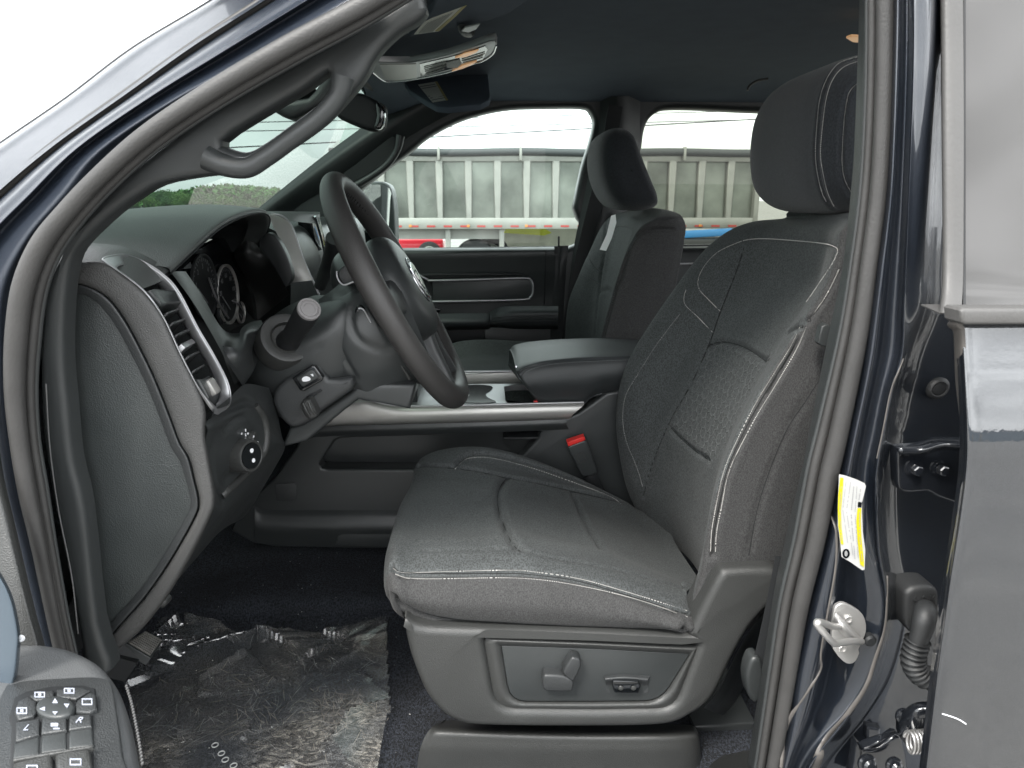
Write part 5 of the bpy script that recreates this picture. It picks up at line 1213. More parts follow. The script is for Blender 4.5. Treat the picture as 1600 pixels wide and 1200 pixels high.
tube('pedal_arm', [W(205,1012,.93), W(190,985,1.0), W(190,900,1.1)], .008, m_black, bpd)
plate('pedal_cup', [W(158,1016,.84), W(190,1003,.86), W(218,1030,.86), W(214,1036,.84), W(178,1026,.83)], .03, m_black, bpd)
# ================================================================ passenger door
pd = thing('passenger_door', 'far front door trim with a silver framed insert and padded armrest', 'door', (0, 2.24, 1.1))
YQ = 2.215
dt = net('door_panel', [[(470,389,YQ+.035),(620,387.5,YQ+.035),(760,386.5,YQ+.035),(866,385,YQ+.035)], [(470,393,YQ+.008),(620,392,YQ+.008),(760,390,YQ+.008),(866,389,YQ+.008)], [(470,402,YQ),(620,400,YQ),(760,398,YQ),(866,396,YQ)], [(470,425,YQ+.006),(620,422,YQ+.006),(760,420,YQ+.006),(867,418,YQ+.006)],
   [(470,480,YQ+.02),(620,476,YQ+.02),(760,474,YQ+.02),(868,472,YQ+.02)], [(470,560,YQ+.01),(620,560,YQ+.01),(760,560,YQ+.01),(870,560,YQ+.01)], [(470,700,YQ+.01),(620,700,YQ+.01),(760,700,YQ+.01),(872,700,YQ+.01)]], m_plastic2, pd, k=(6, 5))
net('door_end_strip', [[(866,385,YQ+.03),(876,384,YQ+.028),(888,384,YQ+.035)], [(867,430,YQ+.008),(875,430,YQ+.012),(884,430,YQ+.03)], [(860,520,YQ+.006),(872,520,YQ+.012),(880,520,YQ+.03)], [(860,700,YQ+.006),(872,700,YQ+.012),(880,700,YQ+.03)]], m_plastic2, pd, k=(4, 4))
tube('door_seam', [(853,392,YQ-.003),(852,430,YQ),(850,480,YQ+.01)], .0016, m_black, pd)
tube('trim_ridge', [(640,432,YQ+.002),(680,429,YQ-.004),(780,428,YQ-.004),(820,430,YQ+.006)], .008, m_plastic, pd, flat=.5)
fr_ = [(618,421,YQ-.004),(636,421,YQ-.006),(652,428,YQ-.008),(668,437,YQ-.008),(676,438.5,YQ-.008),(750,436.5,YQ-.008),(818,434.5,YQ-.008),(828,437,YQ-.008),(832,444,YQ-.008),(832,458,YQ-.008),(828,465,YQ-.008),(818,468,YQ-.008),(750,470,YQ-.008),(674,471.5,YQ-.008)]
tube('silver_frame', fr_, .0042, m_silver, pd, k=5, res=10)
plate('door_insert', [(u, v, YQ-.002) for u, v in [(676,439),(818,436),(828,438),(831,445),(831,458),(826,466),(676,471)]], .01, m_plastic2, pd, bevel=.002)
net('armrest', [[(660,486,YQ+.01),(668,492,YQ-.03),(690,490,YQ-.05),(758,489,YQ-.05),(765,488,YQ-.04),(780,480,YQ-.05),(810,478,YQ-.06),(872,478,YQ-.06)], [(660,492,YQ),(668,500,YQ-.06),(690,502,YQ-.075),(758,501,YQ-.075),(766,498,YQ-.06),(780,492,YQ-.075),(810,490,YQ-.085),(872,490,YQ-.085)],
   [(660,500,YQ),(668,508,YQ-.05),(690,512,YQ-.06),(758,511,YQ-.06),(766,508,YQ-.05),(780,508,YQ-.07),(810,510,YQ-.07),(872,510,YQ-.07)], [(660,505,YQ+.01),(668,512,YQ+.01),(690,516,YQ),(758,515,YQ),(766,512,YQ+.01),(780,512,YQ+.01),(810,514,YQ+.01),(872,514,YQ+.01)]], m_arm, pd, k=(6, 5))
for dv in (0, 4, 8): tube('armrest_seam', [(770,497+dv,YQ-.079),(800,494+dv,YQ-.087),(868,493+dv,YQ-.088)], .001, m_plastic_lt if dv else m_black, pd)
plate('pull_pocket', [(u, v, YQ-.012) for u, v in [(684,514),(758,513),(758,530),(752,539),(700,543),(690,538)]], .01, m_black, pd, bevel=.003)
plate('door_switch', [(u, v, YQ-.02) for u, v in [(645,478),(676,480),(690,484),(686,488),(650,486)]], .02, m_gloss, pd, bevel=.002)
net('lower_bolster', [[(640,540,YQ+.0),(720,556,YQ-.02),(800,560,YQ-.02),(872,560,YQ)], [(640,548,YQ-.01),(720,562,YQ-.05),(800,566,YQ-.05),(872,566,YQ-.02)], [(640,600,YQ),(720,610,YQ-.04),(800,612,YQ-.04),(872,612,YQ-.01)]], m_plastic2, pd, k=(4, 4))
box('lock_pin', tuple(W(873,378,YQ+.03)), (.006, .006, .035), m_black, pd, bevel=.002)
tube('window_sill_edge', [(600,390,YQ+.036),(700,388,YQ+.036),(860,386,YQ+.036),(888,385,YQ+.036)], .003, m_plastic_lt, pd)
# far rear door
rd_ = thing('far_rear_door', 'far rear door trim partly hidden between the two front seats', 'door', (.8, 2.24, 1.1))
net('door_panel', [[(985,386,YQ+.03),(1100,384,YQ+.03),(1400,383,YQ+.03)], [(985,392,YQ),(1100,390,YQ),(1400,389,YQ)], [(985,420,YQ+.01),(1100,420,YQ+.01),(1400,420,YQ+.01)], [(985,700,YQ),(1100,700,YQ),(1400,700,YQ)]], m_plastic2, rd_, k=(5, 4))
tube('silver_line', [(1040,413,YQ+.002),(1075,412,YQ+.002),(1110,411,YQ+.002)], .003, m_silver, rd_)
plate('door_handle', [(u, v, YQ-.01) for u, v in [(1066,440),(1086,438),(1086,450),(1066,452)]], .01, m_silver, rd_, bevel=.002)
tube('window_sill_edge', [(985,386,YQ+.03),(1100,384,YQ+.03),(1400,383,YQ+.03)], .005, m_plastic_lt, rd_)
# ---- passenger mirror outside
mr = thing('towing_mirror', 'upright towing mirror outside the far front window', 'mirror', tuple(W(600,395,2.5)))
mo = [(520,310),(535,295),(560,286),(590,283),(603,286),(612,296),(617,330),(618,384),(612,392),(590,395),(540,395),(522,385)]
plate('mirror_shell', [(u, v, 2.56) for u, v in mo], .10, m_plastic2, mr, bevel=.012, curve=2)
plate('mirror_glass', [Vector((p.x, p.y-.02+(p.x-W(565,330,2.495).x)*1.0-(p.z-1.65)*.1, p.z)) for p in [W(u, v, 2.495) for u, v in [(530,310),(560,292),(590,288),(601,291),(607,300),(611,330),(611,352),(606,357),(530,357)]]], .004, m_mirror, mr, curve=2)
plate('spotter_glass', [(u, v, 2.54) for u, v in [(540,365),(606,365),(611,372),(610,386),(540,388)]], .004, m_gloss, mr, curve=2)
tube('mirror_arm', [W(590,380,2.50), W(560,395,2.40), W(540,400,2.30)], .02, m_plastic2, mr)
# ================================================================ roof fittings
def V3(u, v, z): return WZ(u, v, z)
vi = thing('driver_sun_visor', 'dark sun visor folded up over the driver with a warning label', 'sun visor', tuple(V3(740,20,1.985)))
pz = 1.985
def onroof(u, v, z): return WZ(u, v, z)
vo = [(560,118),(600,90),(640,54),(676,20),(690,-40),(900,-40),(860,10),(820,30),(770,42),(700,52),(640,60),(600,95),(580,112)]
plate('visor_board', [onroof(u, v, pz) for u, v in [(640,58),(676,18),(700,-60),(900,-60),(830,-2),(795,22),(760,34),(700,46)]], .014, m_liner, vi, nrm=(0, 0, -1), bevel=.004)
plate('visor_label', [onroof(u, v, pz-.001) for u, v in [(647,54),(662,35),(675,29),(729,9),(713,25),(686,49)]], .001, m_label, vi, nrm=(0, 0, -1))
plate('label_stripe', [onroof(u, v, pz-.0022) for u, v in [(680,49),(686,49),(713,25),(729,9),(722,12),(706,27)]], .001, M_('faded yellow', (.55, .48, .22), .6), vi, nrm=(0, 0, -1))
bm = bmesh.new()
for i in range(9):
    t = (i+.7)/10; a = Vector((652+t*24, 52-.15*i, 0)); b_ = Vector((666+t*46, 35-t*19, 0))
    q = [onroof(a.x, a.y, pz-.0022), onroof(a.x+1.2, a.y, pz-.0022), onroof(b_.x+1.2, b_.y+1, pz-.0022), onroof(b_.x, b_.y+1, pz-.0022)]
    bm.faces.new([bm.verts.new(p) for p in q])
pl = join_bm('label_print', bm, m_print, vi, 0); pl['kind'] = 'stuff'
lathe('visor_clip', onroof(729,45,pz-.004), (0, 0, -1), [(0, .034), (.006, .030), (.010, .02), (.012, .0001)], m_plastic, vi, res=24, sx=.4, ref=(.2, 1, 0))
plate('clip_light', [onroof(u, v, pz-.014) for u, v in [(721,49),(727,43),(750,38),(744,46),(732,51)]], .002, m_silver, vi, nrm=(0, 0, -1), bevel=.0006)
v2 = thing('passenger_sun_visor', 'dark sun visor folded up on the far side with a white label', 'sun visor', tuple(V3(700,140,1.965)))
P2 = lambda u, v: (u, v, 1.93+ (150-v)*.0045)
vb2 = plate('visor_board', [Vector(W(*P2(u, v))) for u, v in [(632,128),(760,92),(766,150),(764,156),(750,163),(700,168),(682,166),(664,156),(640,140)]], .014, m_liner, v2, bevel=.003, curve=0)
bv2 = bvh_of(vb2)
def on2(u, v, l):
    d = ray(u, v).normalized(); h = bv2.ray_cast(EYE, d)
    return (h[0] if h[0] is not None else W(*P2(u, v)))-d*l
plate('visor_label', [on2(u, v, .001) for u, v in [(653,132),(683,127),(700,156),(676,160)]], .0008, m_label, v2)
plate('label_stripe', [on2(u, v, .003) for u, v in [(680,128),(683,127),(700,156),(697,157)]], .0006, M_('faded yellow trim', (.55, .48, .22), .6), v2)
bm = bmesh.new()
for i in range(8):
    a = (656+2.6*i, 135+3*i); b_ = (680+2.2*i, 131+3*i); bm.faces.new([bm.verts.new(on2(x, y, .0035)) for x, y in (a, b_, (b_[0], b_[1]+1), (a[0], a[1]+1))])
pl = join_bm('label_print', bm, m_print, v2, 0); pl['kind'] = 'stuff'
# overhead console, crescent seen from below
oc = thing('overhead_console', 'crescent overhead console with silver bezel and warm reading lamps', 'overhead console', tuple(W(680,100,1.45)))
YO = lambda u: 1.50-(u-580)*.0009
co = [(579,108),(590,97),(612,98),(640,98),(670,93),(700,86),(735,75),(765,64),(775,63),(777,70),(770,84),(754,95),(740,99),(715,108),(690,115),(655,122),(620,127),(600,126),(588,120)]
def YOv(u, v): return WZ(u, v, 1.965-.0*(u)) 
plate('bezel', [YOv(u, v) for u, v in co], .012, m_silver, oc, nrm=(0, 0, -1), bevel=.003)
tube('bezel_edge', [YOv(u, v)+Vector((0, 0, -.001)) for u, v in [(582,112),(600,125.5),(620,126.5),(655,121.5),(690,114.5),(715,107.5),(740,98.5),(754,94.5),(770,83.5),(776,70)]], .0018, m_chrome, oc)
plate('glossy_inlay', [YOv(u, v)+Vector((0, 0, -.0014)) for u, v in [(593,100),(640,99.5),(650,99),(652,121),(620,125),(602,122)]], .002, m_silver_d, oc, nrm=(0, 0, -1))
plate('dark_inlay', [YOv(u, v)+Vector((0, 0, -.0014)) for u, v in [(656,99),(700,89),(735,79),(758,71),(762,76),(754,92),(735,97),(700,108),(657,119)]], .002, m_gloss, oc, nrm=(0, 0, -1))
for i, (a, b_) in enumerate((((663,104),(697,95)), ((664,109),(697,100)), ((666,114),(694,105)), ((722,92),(757,81)), ((724,95),(754,87)))):
    tube('console_grille', [YOv(*a)+Vector((0, 0, -.003)), YOv(*b_)+Vector((0, 0, -.003))], .0012, m_silver_d, oc, k=0, res=6)
m_lamp = M_('lit warm lamp lens', (.7, .48, .32), .3)
m_lamp.node_tree.nodes['Principled BSDF'].inputs['Emission Color'].default_value = (1, .55, .25, 1); m_lamp.node_tree.nodes['Principled BSDF'].inputs['Emission Strength'].default_value = .10
plate('reading_lamp', [YOv(u, v)+Vector((0, 0, -.0035)) for u, v in [(711,88),(725,81),(748,75),(744,79),(728,86)]], .002, m_lamp, oc, nrm=(0, 0, -1))
plate('reading_lamp', [YOv(u, v)+Vector((0, 0, -.0035)) for u, v in [(706,109),(722,100),(745,93),(738,98),(722,105)]], .002, m_lamp, oc, nrm=(0, 0, -1))
plate('speaker_box', [YOv(u, v)+Vector((0, 0, -.003)) for u, v in [(697,95),(718,90),(721,98),(715,104),(698,104)]], .004, m_plastic, oc, nrm=(0, 0, -1), bevel=.001)
# dome lamp edge and coat hook near the near pillar
cl = plate('dome_lamp', [WZ(u, v, 2.0) for u, v in [(1322,60),(1330,57),(1345,58),(1345,67),(1332,66)]], .004, m_lamp, None, nrm=(0, 0, -1), bevel=.001); tag(cl, 'small warm roof lamp beside the top of the near pillar', 'lamp')
hk = tube('coat_hook', [(1168,141,1.9),(1172,133,1.9),(1184,126,1.9),(1200,123,1.9)], .003, m_plastic_lt, None); tag(hk, 'thin dark coat hook on the headliner above the rear window', 'hook')
# ---- rear view mirror
rv = thing('rear_view_mirror', 'dark interior mirror hanging at the windshield top', 'mirror', tuple(W(560,160,1.45)))
plate('mirror_case', [(u, v, 1.42) for u, v in [(522,178),(535,158),(552,145),(568,146),(590,158),(599,163),(602,172),(600,195),(592,203),(575,203),(545,192)]], .035, m_black, rv, bevel=.009, curve=2, seg=4)
plate('mirror_case_side', [(u, v, 1.405) for u, v in [(586,160),(596,163),(601,174),(598,196),(590,202),(584,198),(588,180)]], .02, m_gloss, rv, bevel=.004, curve=2)
tube('mirror_stem', [W(480,150,1.42), W(475,130,1.45), W(490,100,1.5)], .02, m_black, rv)
cmf = plate('sensor_housing', [(u, v, 1.40) for u, v in [(425,168),(440,158),(480,152),(500,128),(515,110),(510,90),(530,80),(560,100),(540,130),(500,165),(470,180),(452,186),(430,176)]], .08, m_plastic, rv, bevel=.01, curve=2)
# ================================================================ rear door, driver's side
rr_ = thing('rear_door', 'closed dark blue rear door right of the pillar, sky mirrored in it', 'door', (.8, .5, 1.1))
DL = [(488,1500),(505,1507),(560,1511),(600,1513),(680,1516),(740,1514),(810,1505),(900,1491),(980,1480),(1050,1470),(1200,1452),(1330,1436)]
def ydoor(z):
    return float(np.interp(z, [.7, .95, 1.15, 1.30, 1.42, 1.50, 1.53, 1.56, 1.60, 1.66], [.481, .4785, .480, .486, .4950, .5035, .5072, .5145, .5265, .548]))
rows = []
for v, u in DL:
    y = .5
    for _ in range(4): y = ydoor(W(u, v, y).z)
    p0 = W(u, v, y); z = p0.z
    rows.append([Vector((p0.x+.001, y+.014, z)), Vector((p0.x-.0006, y+.005, z)), p0+Vector((.002, .0005, 0)), Vector((p0.x+.03, y-.0008, z)), Vector((p0.x+.15, y-.003, z)), Vector((p0.x+.4, y-.008, z)), Vector((p0.x+.8, y-.006, z)), Vector((1.5, y, z))])
dsk = net('door_skin', rows, m_paint_door, rr_, k=(8, 6))
HL = [(492,1494,1507),(505,1480,1505),(512,1483,1508),(520,1489,1509),(560,1491,1511),(600,1493,1513),(680,1502,1516),(740,1503,1515),(810,1494,1504),(900,1481,1490),(980,1471,1479),(1050,1461,1469),(1200,1443,1451),(1330,1427,1435)]
net('door_edge', [[(u0, v, .56), (u0+1, v, .54), ((u0+u1)/2, v, .528), (u1-1, v, .524)] for v, u0, u1 in HL], m_sealer, rr_, k=(5, 4))
plate('belt_moulding', [(1501,486,.515),(1506,482,.515),(1700,482,.515),(1700,507,.515),(1508,508,.515),(1502,503,.515)], .02, m_wstrip, rr_, bevel=.003, seg=3)
net('window_frame', [[(u0, v, y+.035), (u0+.5, v, y), (u1, v, y-.002)] for v, u0, u1, y in ((-60,1470,1504,.62),(200,1473,1506,.59),(420,1474,1505,.565),(489,1469,1502,.545))], m_wstrip, rr_, k=(5, 3))
plate('frame_foot', [(1469,489,.546),(1502,489,.543),(1502,491,.543),(1469,491,.546)], .04, m_wstrip, rr_)
m_win, t, b = newmat('dark privacy glass'); b.inputs['Base Color'].default_value = (.055, .055, .054, 1); b.inputs['Roughness'].default_value = .08; b.inputs['IOR'].default_value = 1.62; b.inputs['Specular Tint'].default_value = (1, .96, .95, 1)
rows = [[(1506,v,y),(1560,v,y-.002),(1640,v,y-.004),(1900,v,y-.01)] for v, y in ((-60,.622),(200,.592),(420,.567),(486,.553))]
net('window_pane', rows, m_win, rr_, k=(5, 4))
tube('pane_edge', [(1506,v,y-.001) for v, y in ((-60,.62),(200,.59),(420,.565),(482,.548))], .0012, m_black, rr_)
sc9 = bmesh.new(); q = lay(dsk, [(1472,1115),(1485,1119),(1498,1124),(1509,1131)], step=.003)
if q is not None: link('paint_scratch', tube_mesh('paint_scratch', q[0]+q[1]*.0002, .0005, 6), m_white, rr_)
sc9.free()
# ================================================================ open front door, very near
fd = thing('front_door', 'open front door armrest with window and mirror switches, very near', 'door', (-.5, .4, 1.1))
ZA = 1.335
rows = [[(-60,1250,.50),(-60,1100,.52),(-40,1010,.56),(10,985,.60)], [(20,1250,.47),(25,1100,.50),(40,1012,.545),(60,990,.60)], [(90,1250,.46),(100,1080,.50),(115,1005,.56),(120,993,.61)], [(160,1250,.47),(165,1120,.50),(170,1040,.56),(178,1022,.61)],
        [(205,1280,.48),(203,1160,.50),(195,1085,.56),(200,1070,.60)], [(225,1300,.50),(216,1190,.52),(208,1110,.57),(208,1095,.60)], [(228,1320,.56),(222,1210,.57),(214,1130,.59),(213,1110,.61)]]
def AZ(u, v, z): return WZ(u, v, z)
# padded armrest: rounded slab lying flat
ao = [(-80,1300),(-70,1060),(-20,1006),(50,997),(75,998),(105,1003),(135,1014),(160,1030),(178,1052),(190,1075),(200,1105),(208,1140),(214,1175),(218,1215),(224,1300)]
m_armlt = M_('grey armrest skin', (.075, .078, .080), .5, bump=('leather', 1100, .0003))
ap = plate('armrest', [AZ(u, v, ZA) for u, v in ao], .09, m_armlt, fd, nrm=(0, 0, 1), bevel=.015, curve=3, seg=6)
aq = [(-60,1300),(0,1088),(20,1068),(50,1062),(100,1059),(140,1057),(165,1060),(175,1070),(182,1110),(192,1180),(200,1300)]
plate('armrest_bezel', [AZ(u, v, ZA+.0015) for u, v in aq], .004, m_plastic, fd, nrm=(0, 0, 1), bevel=.0015, curve=2)
stq = [(192,1078),(200,1105),(207,1140),(213,1175),(217,1205)]
Pq = resample(cr_dense(pts3([AZ(u, v, ZA-.008) for u, v in stq]), 6), .0018)
bm = bmesh.new()
for i in range(0, len(Pq)-2, 2):
    a, b_ = Vector(Pq[i]), Vector(Pq[i+1]); box_bm(bm, (a+b_)/2+Vector((.003, 0, .004)), (.0012, (b_-a).length*1.0, .0012), None)
s_ = join_bm('stitching', bm, m_thread_d, fd, 0); s_['kind'] = 'stuff'
m_icon = M_('door key print', (.34, .36, .42), .5)
def key(nm, pts, mat=m_plastic, up=.004, th=.008, bv=.0015, parent=None, sym=None, sz=.009):
    o = plate(nm, [AZ(u, v, ZA+up) for u, v in pts], th, mat, parent or fd, nrm=(0, 0, 1), bevel=bv, curve=0)
    c = sum((AZ(u, v, ZA+up) for u, v in pts), Vector())/len(pts)
    if sym: text('key_symbol', sym, sz, c, (1, 0, 0), (0, 1, .0), m_icon, o, extrude=.0002, lift=.0006)
    return o
pan = key('switch_panel', [(14,1120),(22,1090),(40,1080),(80,1072),(130,1070),(148,1075),(153,1105),(145,1112),(146,1200),(150,1300),(10,1300),(18,1135)], m_black, .0028, .004, .001)
k1 = key('lock_key', [(22,1112),(28,1095),(44,1088),(56,1095),(57,1112),(52,1118),(28,1124)], up=.006)
k2 = key('window_lock_key', [(46,1086),(84,1077),(84,1090),(64,1093),(54,1094)], up=.006)
k3 = key('mirror_select_key', [(88,1077),(128,1073),(140,1078),(118,1092),(104,1090),(88,1090)], up=.006)
k4 = key('heat_key', [(120,1094),(142,1080),(150,1085),(151,1106),(140,1113),(118,1112),(117,1102)], up=.006)
def glyph(parent, c, w_, h_, z=.0064, hol=True):
    w_ *= .82; h_ *= .82
    q = [(c[0]-w_, c[1]-h_), (c[0]+w_, c[1]-h_), (c[0]+w_, c[1]+h_), (c[0]-w_, c[1]+h_)]; r_ = [(c[0]-w_*.8, c[1]-h_*.72), (c[0]+w_*.8, c[1]-h_*.72), (c[0]+w_*.8, c[1]+h_*.72), (c[0]-w_*.8, c[1]+h_*.72)]
    plate('key_symbol', [AZ(u, v, ZA+z) for u, v in q], .0006, m_icon, parent, holes=[[AZ(u, v, ZA+z) for u, v in r_]] if hol else (), nrm=(0, 0, 1))
glyph(k1, (34,1110), 10, 6); glyph(k1, (34,1110), 3, 2.5, hol=False); glyph(k2, (62,1085), 10, 5); glyph(k2, (62,1085), 3, 2, hol=False); glyph(k3, (108,1079), 10, 5); glyph(k3, (108,1079), 3, 2, hol=False); glyph(k4, (136,1096), 10, 6)
dsc = [(55+31+31*math.cos(a)*.98, 1103+17*math.sin(a)) for a in np.linspace(0, 2*math.pi, 25)[:-1]]
dk = key('mirror_dial', dsc, m_plastic2, .0085, .008, .002)
for (u, v, r_) in ((86,1095,0), (104,1102,1), (86,1113,2), (66,1107,3)):
    s = 4.2; T = {0: [(-s, 2.5), (s, 2.5), (0, -4)], 1: [(-s, -2.5), (s, -2.5), (s*.2, 3.5)], 2: [(-s, -1.5), (s, -1.5), (0, 3.5)], 3: [(s, -3), (s, 3), (-s, 0)]}[r_]
    plate('arrow_mark', [AZ(u+a, v+b_, ZA+.0092) for a, b_ in T], .0006, m_icon, dk, nrm=(0, 0, 1))
ka = key('mirror_left_key', [(24,1128),(62,1122),(61,1146),(24,1158)], up=.006, sym='L', sz=.008)
kb2 = key('mirror_fold_key', [(65,1121),(104,1118),(104,1140),(64,1146)], up=.006)
glyph(kb2, (85,1132), 7, 3, hol=False); glyph(kb2, (88,1138), 6, 1.2, hol=False)
kc2 = key('mirror_right_key', [(108,1117),(142,1115),(143,1134),(107,1140)], up=.006, sym='R', sz=.008)
for pts in ([(22,1160),(62,1150),(61,1178),(20,1185)], [(64,1149),(104,1143),(104,1170),(64,1176)], [(107,1142),(144,1137),(146,1164),(107,1169)]):
    key('window_switch', pts, m_plastic2, up=.004, th=.008)
plate('switch_rail', [AZ(u, v, ZA+.0095) for u, v in [(20,1184),(144,1163),(145,1166),(20,1188)]], .004, m_plastic_lt, fd, nrm=(0, 0, 1), bevel=.001)
for pts, c in (([(20,1190),(81,1176),(84,1215),(18,1240)], (50,1200)), ([(85,1175),(140,1168),(146,1210),(87,1216)], (118,1190))):
    k_ = key('window_switch', pts, m_plastic_lt, up=.0085, th=.01, bv=.003)
    glyph(k_, c, 11, 6, z=.0092)
# door trim upright and bright pull
net('door_upper_trim', [[(-60,v,y),(u-26,v,y-.004),(u-8,v,y),(u,v,y+.012)] for v, u, y in ((560,-12,.60),(720,2,.59),(817,23,.575),(898,42,.56),(960,57,.55),(1008,70,.545),(1060,80,.54))], m_plastic_lt, fd, k=(6, 5))
net('pull_handle', [[(-60,v,.50),(u-14,v,.49),(u-4,v,.492),(u,v,.50)] for v, u in ((890,-2),(905,7),(925,17),(950,25),(992,32),(1020,31),(1050,28),(1090,20),(1120,12))], M_('grip with painted blue reflection', (.11, .14, .17), .25, metal=.5), fd, k=(6, 5))  # the chrome pull's blue reflection is put into its base colour
lathe('screw_cap', W(32,998,.50), (.5, -1, .2), [(0, .003), (.001, .002), (.001, .0001)], m_white, fd, res=12)
# ================================================================ floor film
zf = .965
r_ = np.random.default_rng(11)
fo_ = [(175,1040),(236,1000),(250,975),(262,965),(300,968),(345,972),(400,990),(428,995),(450,988),(490,982),(540,978),(580,968),(606,966),(608,1040),(612,1110),(590,1215),(580,1260),(190,1260),(205,1160),(195,1080)]
bm = bmesh.new()
xs_ = np.linspace(-.62, .02, 150); ys_g = np.linspace(.66, 1.14, 120)
idx = {}
P2d = [tuple(WZ(u, v, zf))[:2] for u, v in fo_]
cp = np.stack([r_.uniform(-.62, .02, 70), r_.uniform(.64, 1.16, 70)], 1); ch = r_.normal(size=(70, 2))*.055; cz = r_.normal(size=70)*.0012
def film_z(x, y):
    d = np.hypot(cp[:, 0]-x, cp[:, 1]-y); k = int(np.argmin(d)); edge = float(np.interp(y, [.96, 1.10], [0, 1]))
    return zf+.003+cz[k]*(1+1.5*edge)+(.7+4.5*edge)*(ch[k, 0]*(x-cp[k, 0])+ch[k, 1]*(y-cp[k, 1]))+edge*.004*abs(math.sin(61*x+3*math.sin(43*y)))
for i, x in enumerate(xs_):
    for j, y in enumerate(ys_g):
        if not inpoly(x, y, P2d): continue
        idx[i, j] = bm.verts.new((x, y, film_z(x, y)))
for (i, j) in list(idx):
    q = [(i, j), (i+1, j), (i+1, j+1), (i, j+1)]
    if all(k in idx for k in q): bm.faces.new([idx[k] for k in q])
fl = join_bm('floor_film', bm, m_film, None, 12); tag(fl, 'crinkled clear plastic film covering the driver footwell carpet', 'plastic sheet')
rs = np.random.default_rng(21)
def field(x, y):      # wiping direction over the sheet
    return 2.4+2.2*math.sin(17*x+9*y)+1.8*math.sin(21*y-13*x+1.3)+.6*rs.normal()
def scuffs(name, mat, spots, wmin, wmax):
    bm = bmesh.new()
    for (u, v, sx, sy, num) in spots:
        c0_ = WZ(u, v, zf)
        for _ in range(num):
            x = c0_.x+rs.normal()*sx; y = c0_.y+rs.normal()*sy; a = field(x, y); cu_ = rs.normal()*14; L0 = rs.uniform(.006, .030)*(1 if rs.random() > .05 else 2.2); wd = rs.uniform(wmin, wmax); pts = []
            for k in range(6):
                if not inpoly(x, y, P2d): break
                pts.append(np.array([x, y, film_z(x, y)+.0007])); x += math.cos(a)*L0/5; y += math.sin(a)*L0/5; a += cu_*L0/5
            for k in range(len(pts)-1):
                d = pts[k+1]-pts[k]; nn = np.array([-d[1], d[0], 0]); nn /= np.linalg.norm(nn)+1e-9
                w0, w1 = wd*math.sin(math.pi*(k+.25)/6), wd*math.sin(math.pi*(k+1.25)/6)
                bm.faces.new([bm.verts.new(q) for q in (pts[k]-nn*w0, pts[k]+nn*w0, pts[k+1]+nn*w1, pts[k+1]-nn*w1)])
    o = join_bm(name, bm, mat, fl, 0); o['kind'] = 'stuff'
scuffs('scuff_marks', m_scr, ((470,1130,.06,.045,150), (520,1100,.03,.03,50), (350,1090,.06,.05,50)), .00008, .00032)
scuffs('scuff_marks', m_scr2, ((430,1100,.10,.07,210), (300,1120,.05,.05,50), (520,1040,.05,.03,30)), .00006, .00028)
# punched holes in the film near the seat
for (u, v) in ((336,1164),(346,1177),(352,1187),(365,1196)):
    c_ = WZ(u, v, zf+.012); link('film_hole', tube_mesh('film_hole', np.array([tuple(c_+Vector((.0042*math.cos(a), .0042*math.sin(a), 0))) for a in np.linspace(0, 6.2832, 15)[:-1]]), .0008, 5, True), m_labelw, fl, 60)
# crumbs of lint on the carpet
bm = bmesh.new(); rl = random.Random(9)
for i in range(90):
    u, v = rl.uniform(260, 650), rl.uniform(860, 1190); p = WZ(u, v, .965 if v > 1000 else .985); s = rl.uniform(.0004, .0011)
    box_bm(bm, p+Vector((0, 0, .004)), (s*rl.uniform(.6, 2.5), s, s*.6), Matrix.Rotation(rl.random()*3, 3, 'Z'))
li_ = join_bm('lint', bm, m_labelw, None, 0); tag(li_, 'pale lint specks scattered on the black carpet', 'lint', kind='stuff')
# ================================================================ outside
g = bmesh.new()
bmesh.ops.create_grid(g, x_segments=8, y_segments=8, size=600)
m_asph = M_('worn pale asphalt', (.20, .195, .185), .9, vary=.18, vscale=.8, speck=.35, sscale=60, bump=('noise', 90, .006))
gr = join_bm('ground', g, m_asph, None, 0); gr['kind'] = 'structure'
# --- hopper trailer
m_alu = M_('weathered aluminium sheet', (.17, .18, .16), .28, metal=.75, vary=.5, vscale=1.1)
m_alu2 = M_('pale aluminium rail', (.26, .26, .24), .4, metal=.4, vary=.1, vscale=3)
m_tarp = M_('white tarpaulin', (.55, .56, .54), .7, vary=.04, vscale=3)
m_tread = M_('tyre rubber', (.025, .025, .026), .8)
YT = 15.0
tr_ = thing('grain_trailer', 'long ribbed aluminium grain trailer under a white tarp, parked beyond the cab windows', 'trailer', (1.5, 16.2, 0))
x0, x1 = W(520,300,YT).x+6, W(1183,300,YT).x-.02
zt, zb = W(800,250,YT).z, W(800,345,YT).z
box('side_wall', ((x0-6+x1)/2, YT+1.2, (zt+zb)/2), (x1-x0+6, 2.3, zt-zb), m_alu, tr_, bevel=0)
box('top_rail', ((x0-6+x1)/2, YT, zt+.05), (x1-x0+6, .12, .16), m_alu2, tr_, bevel=.01)
box('bottom_rail', ((x0-6+x1)/2, YT-.02, zb-.05), (x1-x0+6, .14, .22), m_alu2, tr_, bevel=.01)
xw_ = W(784,360,YT).x
box('frame_beam', ((x0-6+xw_)/2, YT+.3, zb-.27), (xw_-x0+6, .1, .22), M_('dull chassis grey', (.30, .30, .28), .6, vary=.1, vscale=2), tr_, bevel=0)
net('tarp', [[Vector((x, YT+dy, zt+.10+dz)) for x in np.linspace(x0-6, x1, 9)] for dy, dz in ((-.06, .02), (.0, .10), (.25, .16), (.7, .30), (1.2, .34), (2.2, .2))], m_tarp, tr_, k=(2, 4))
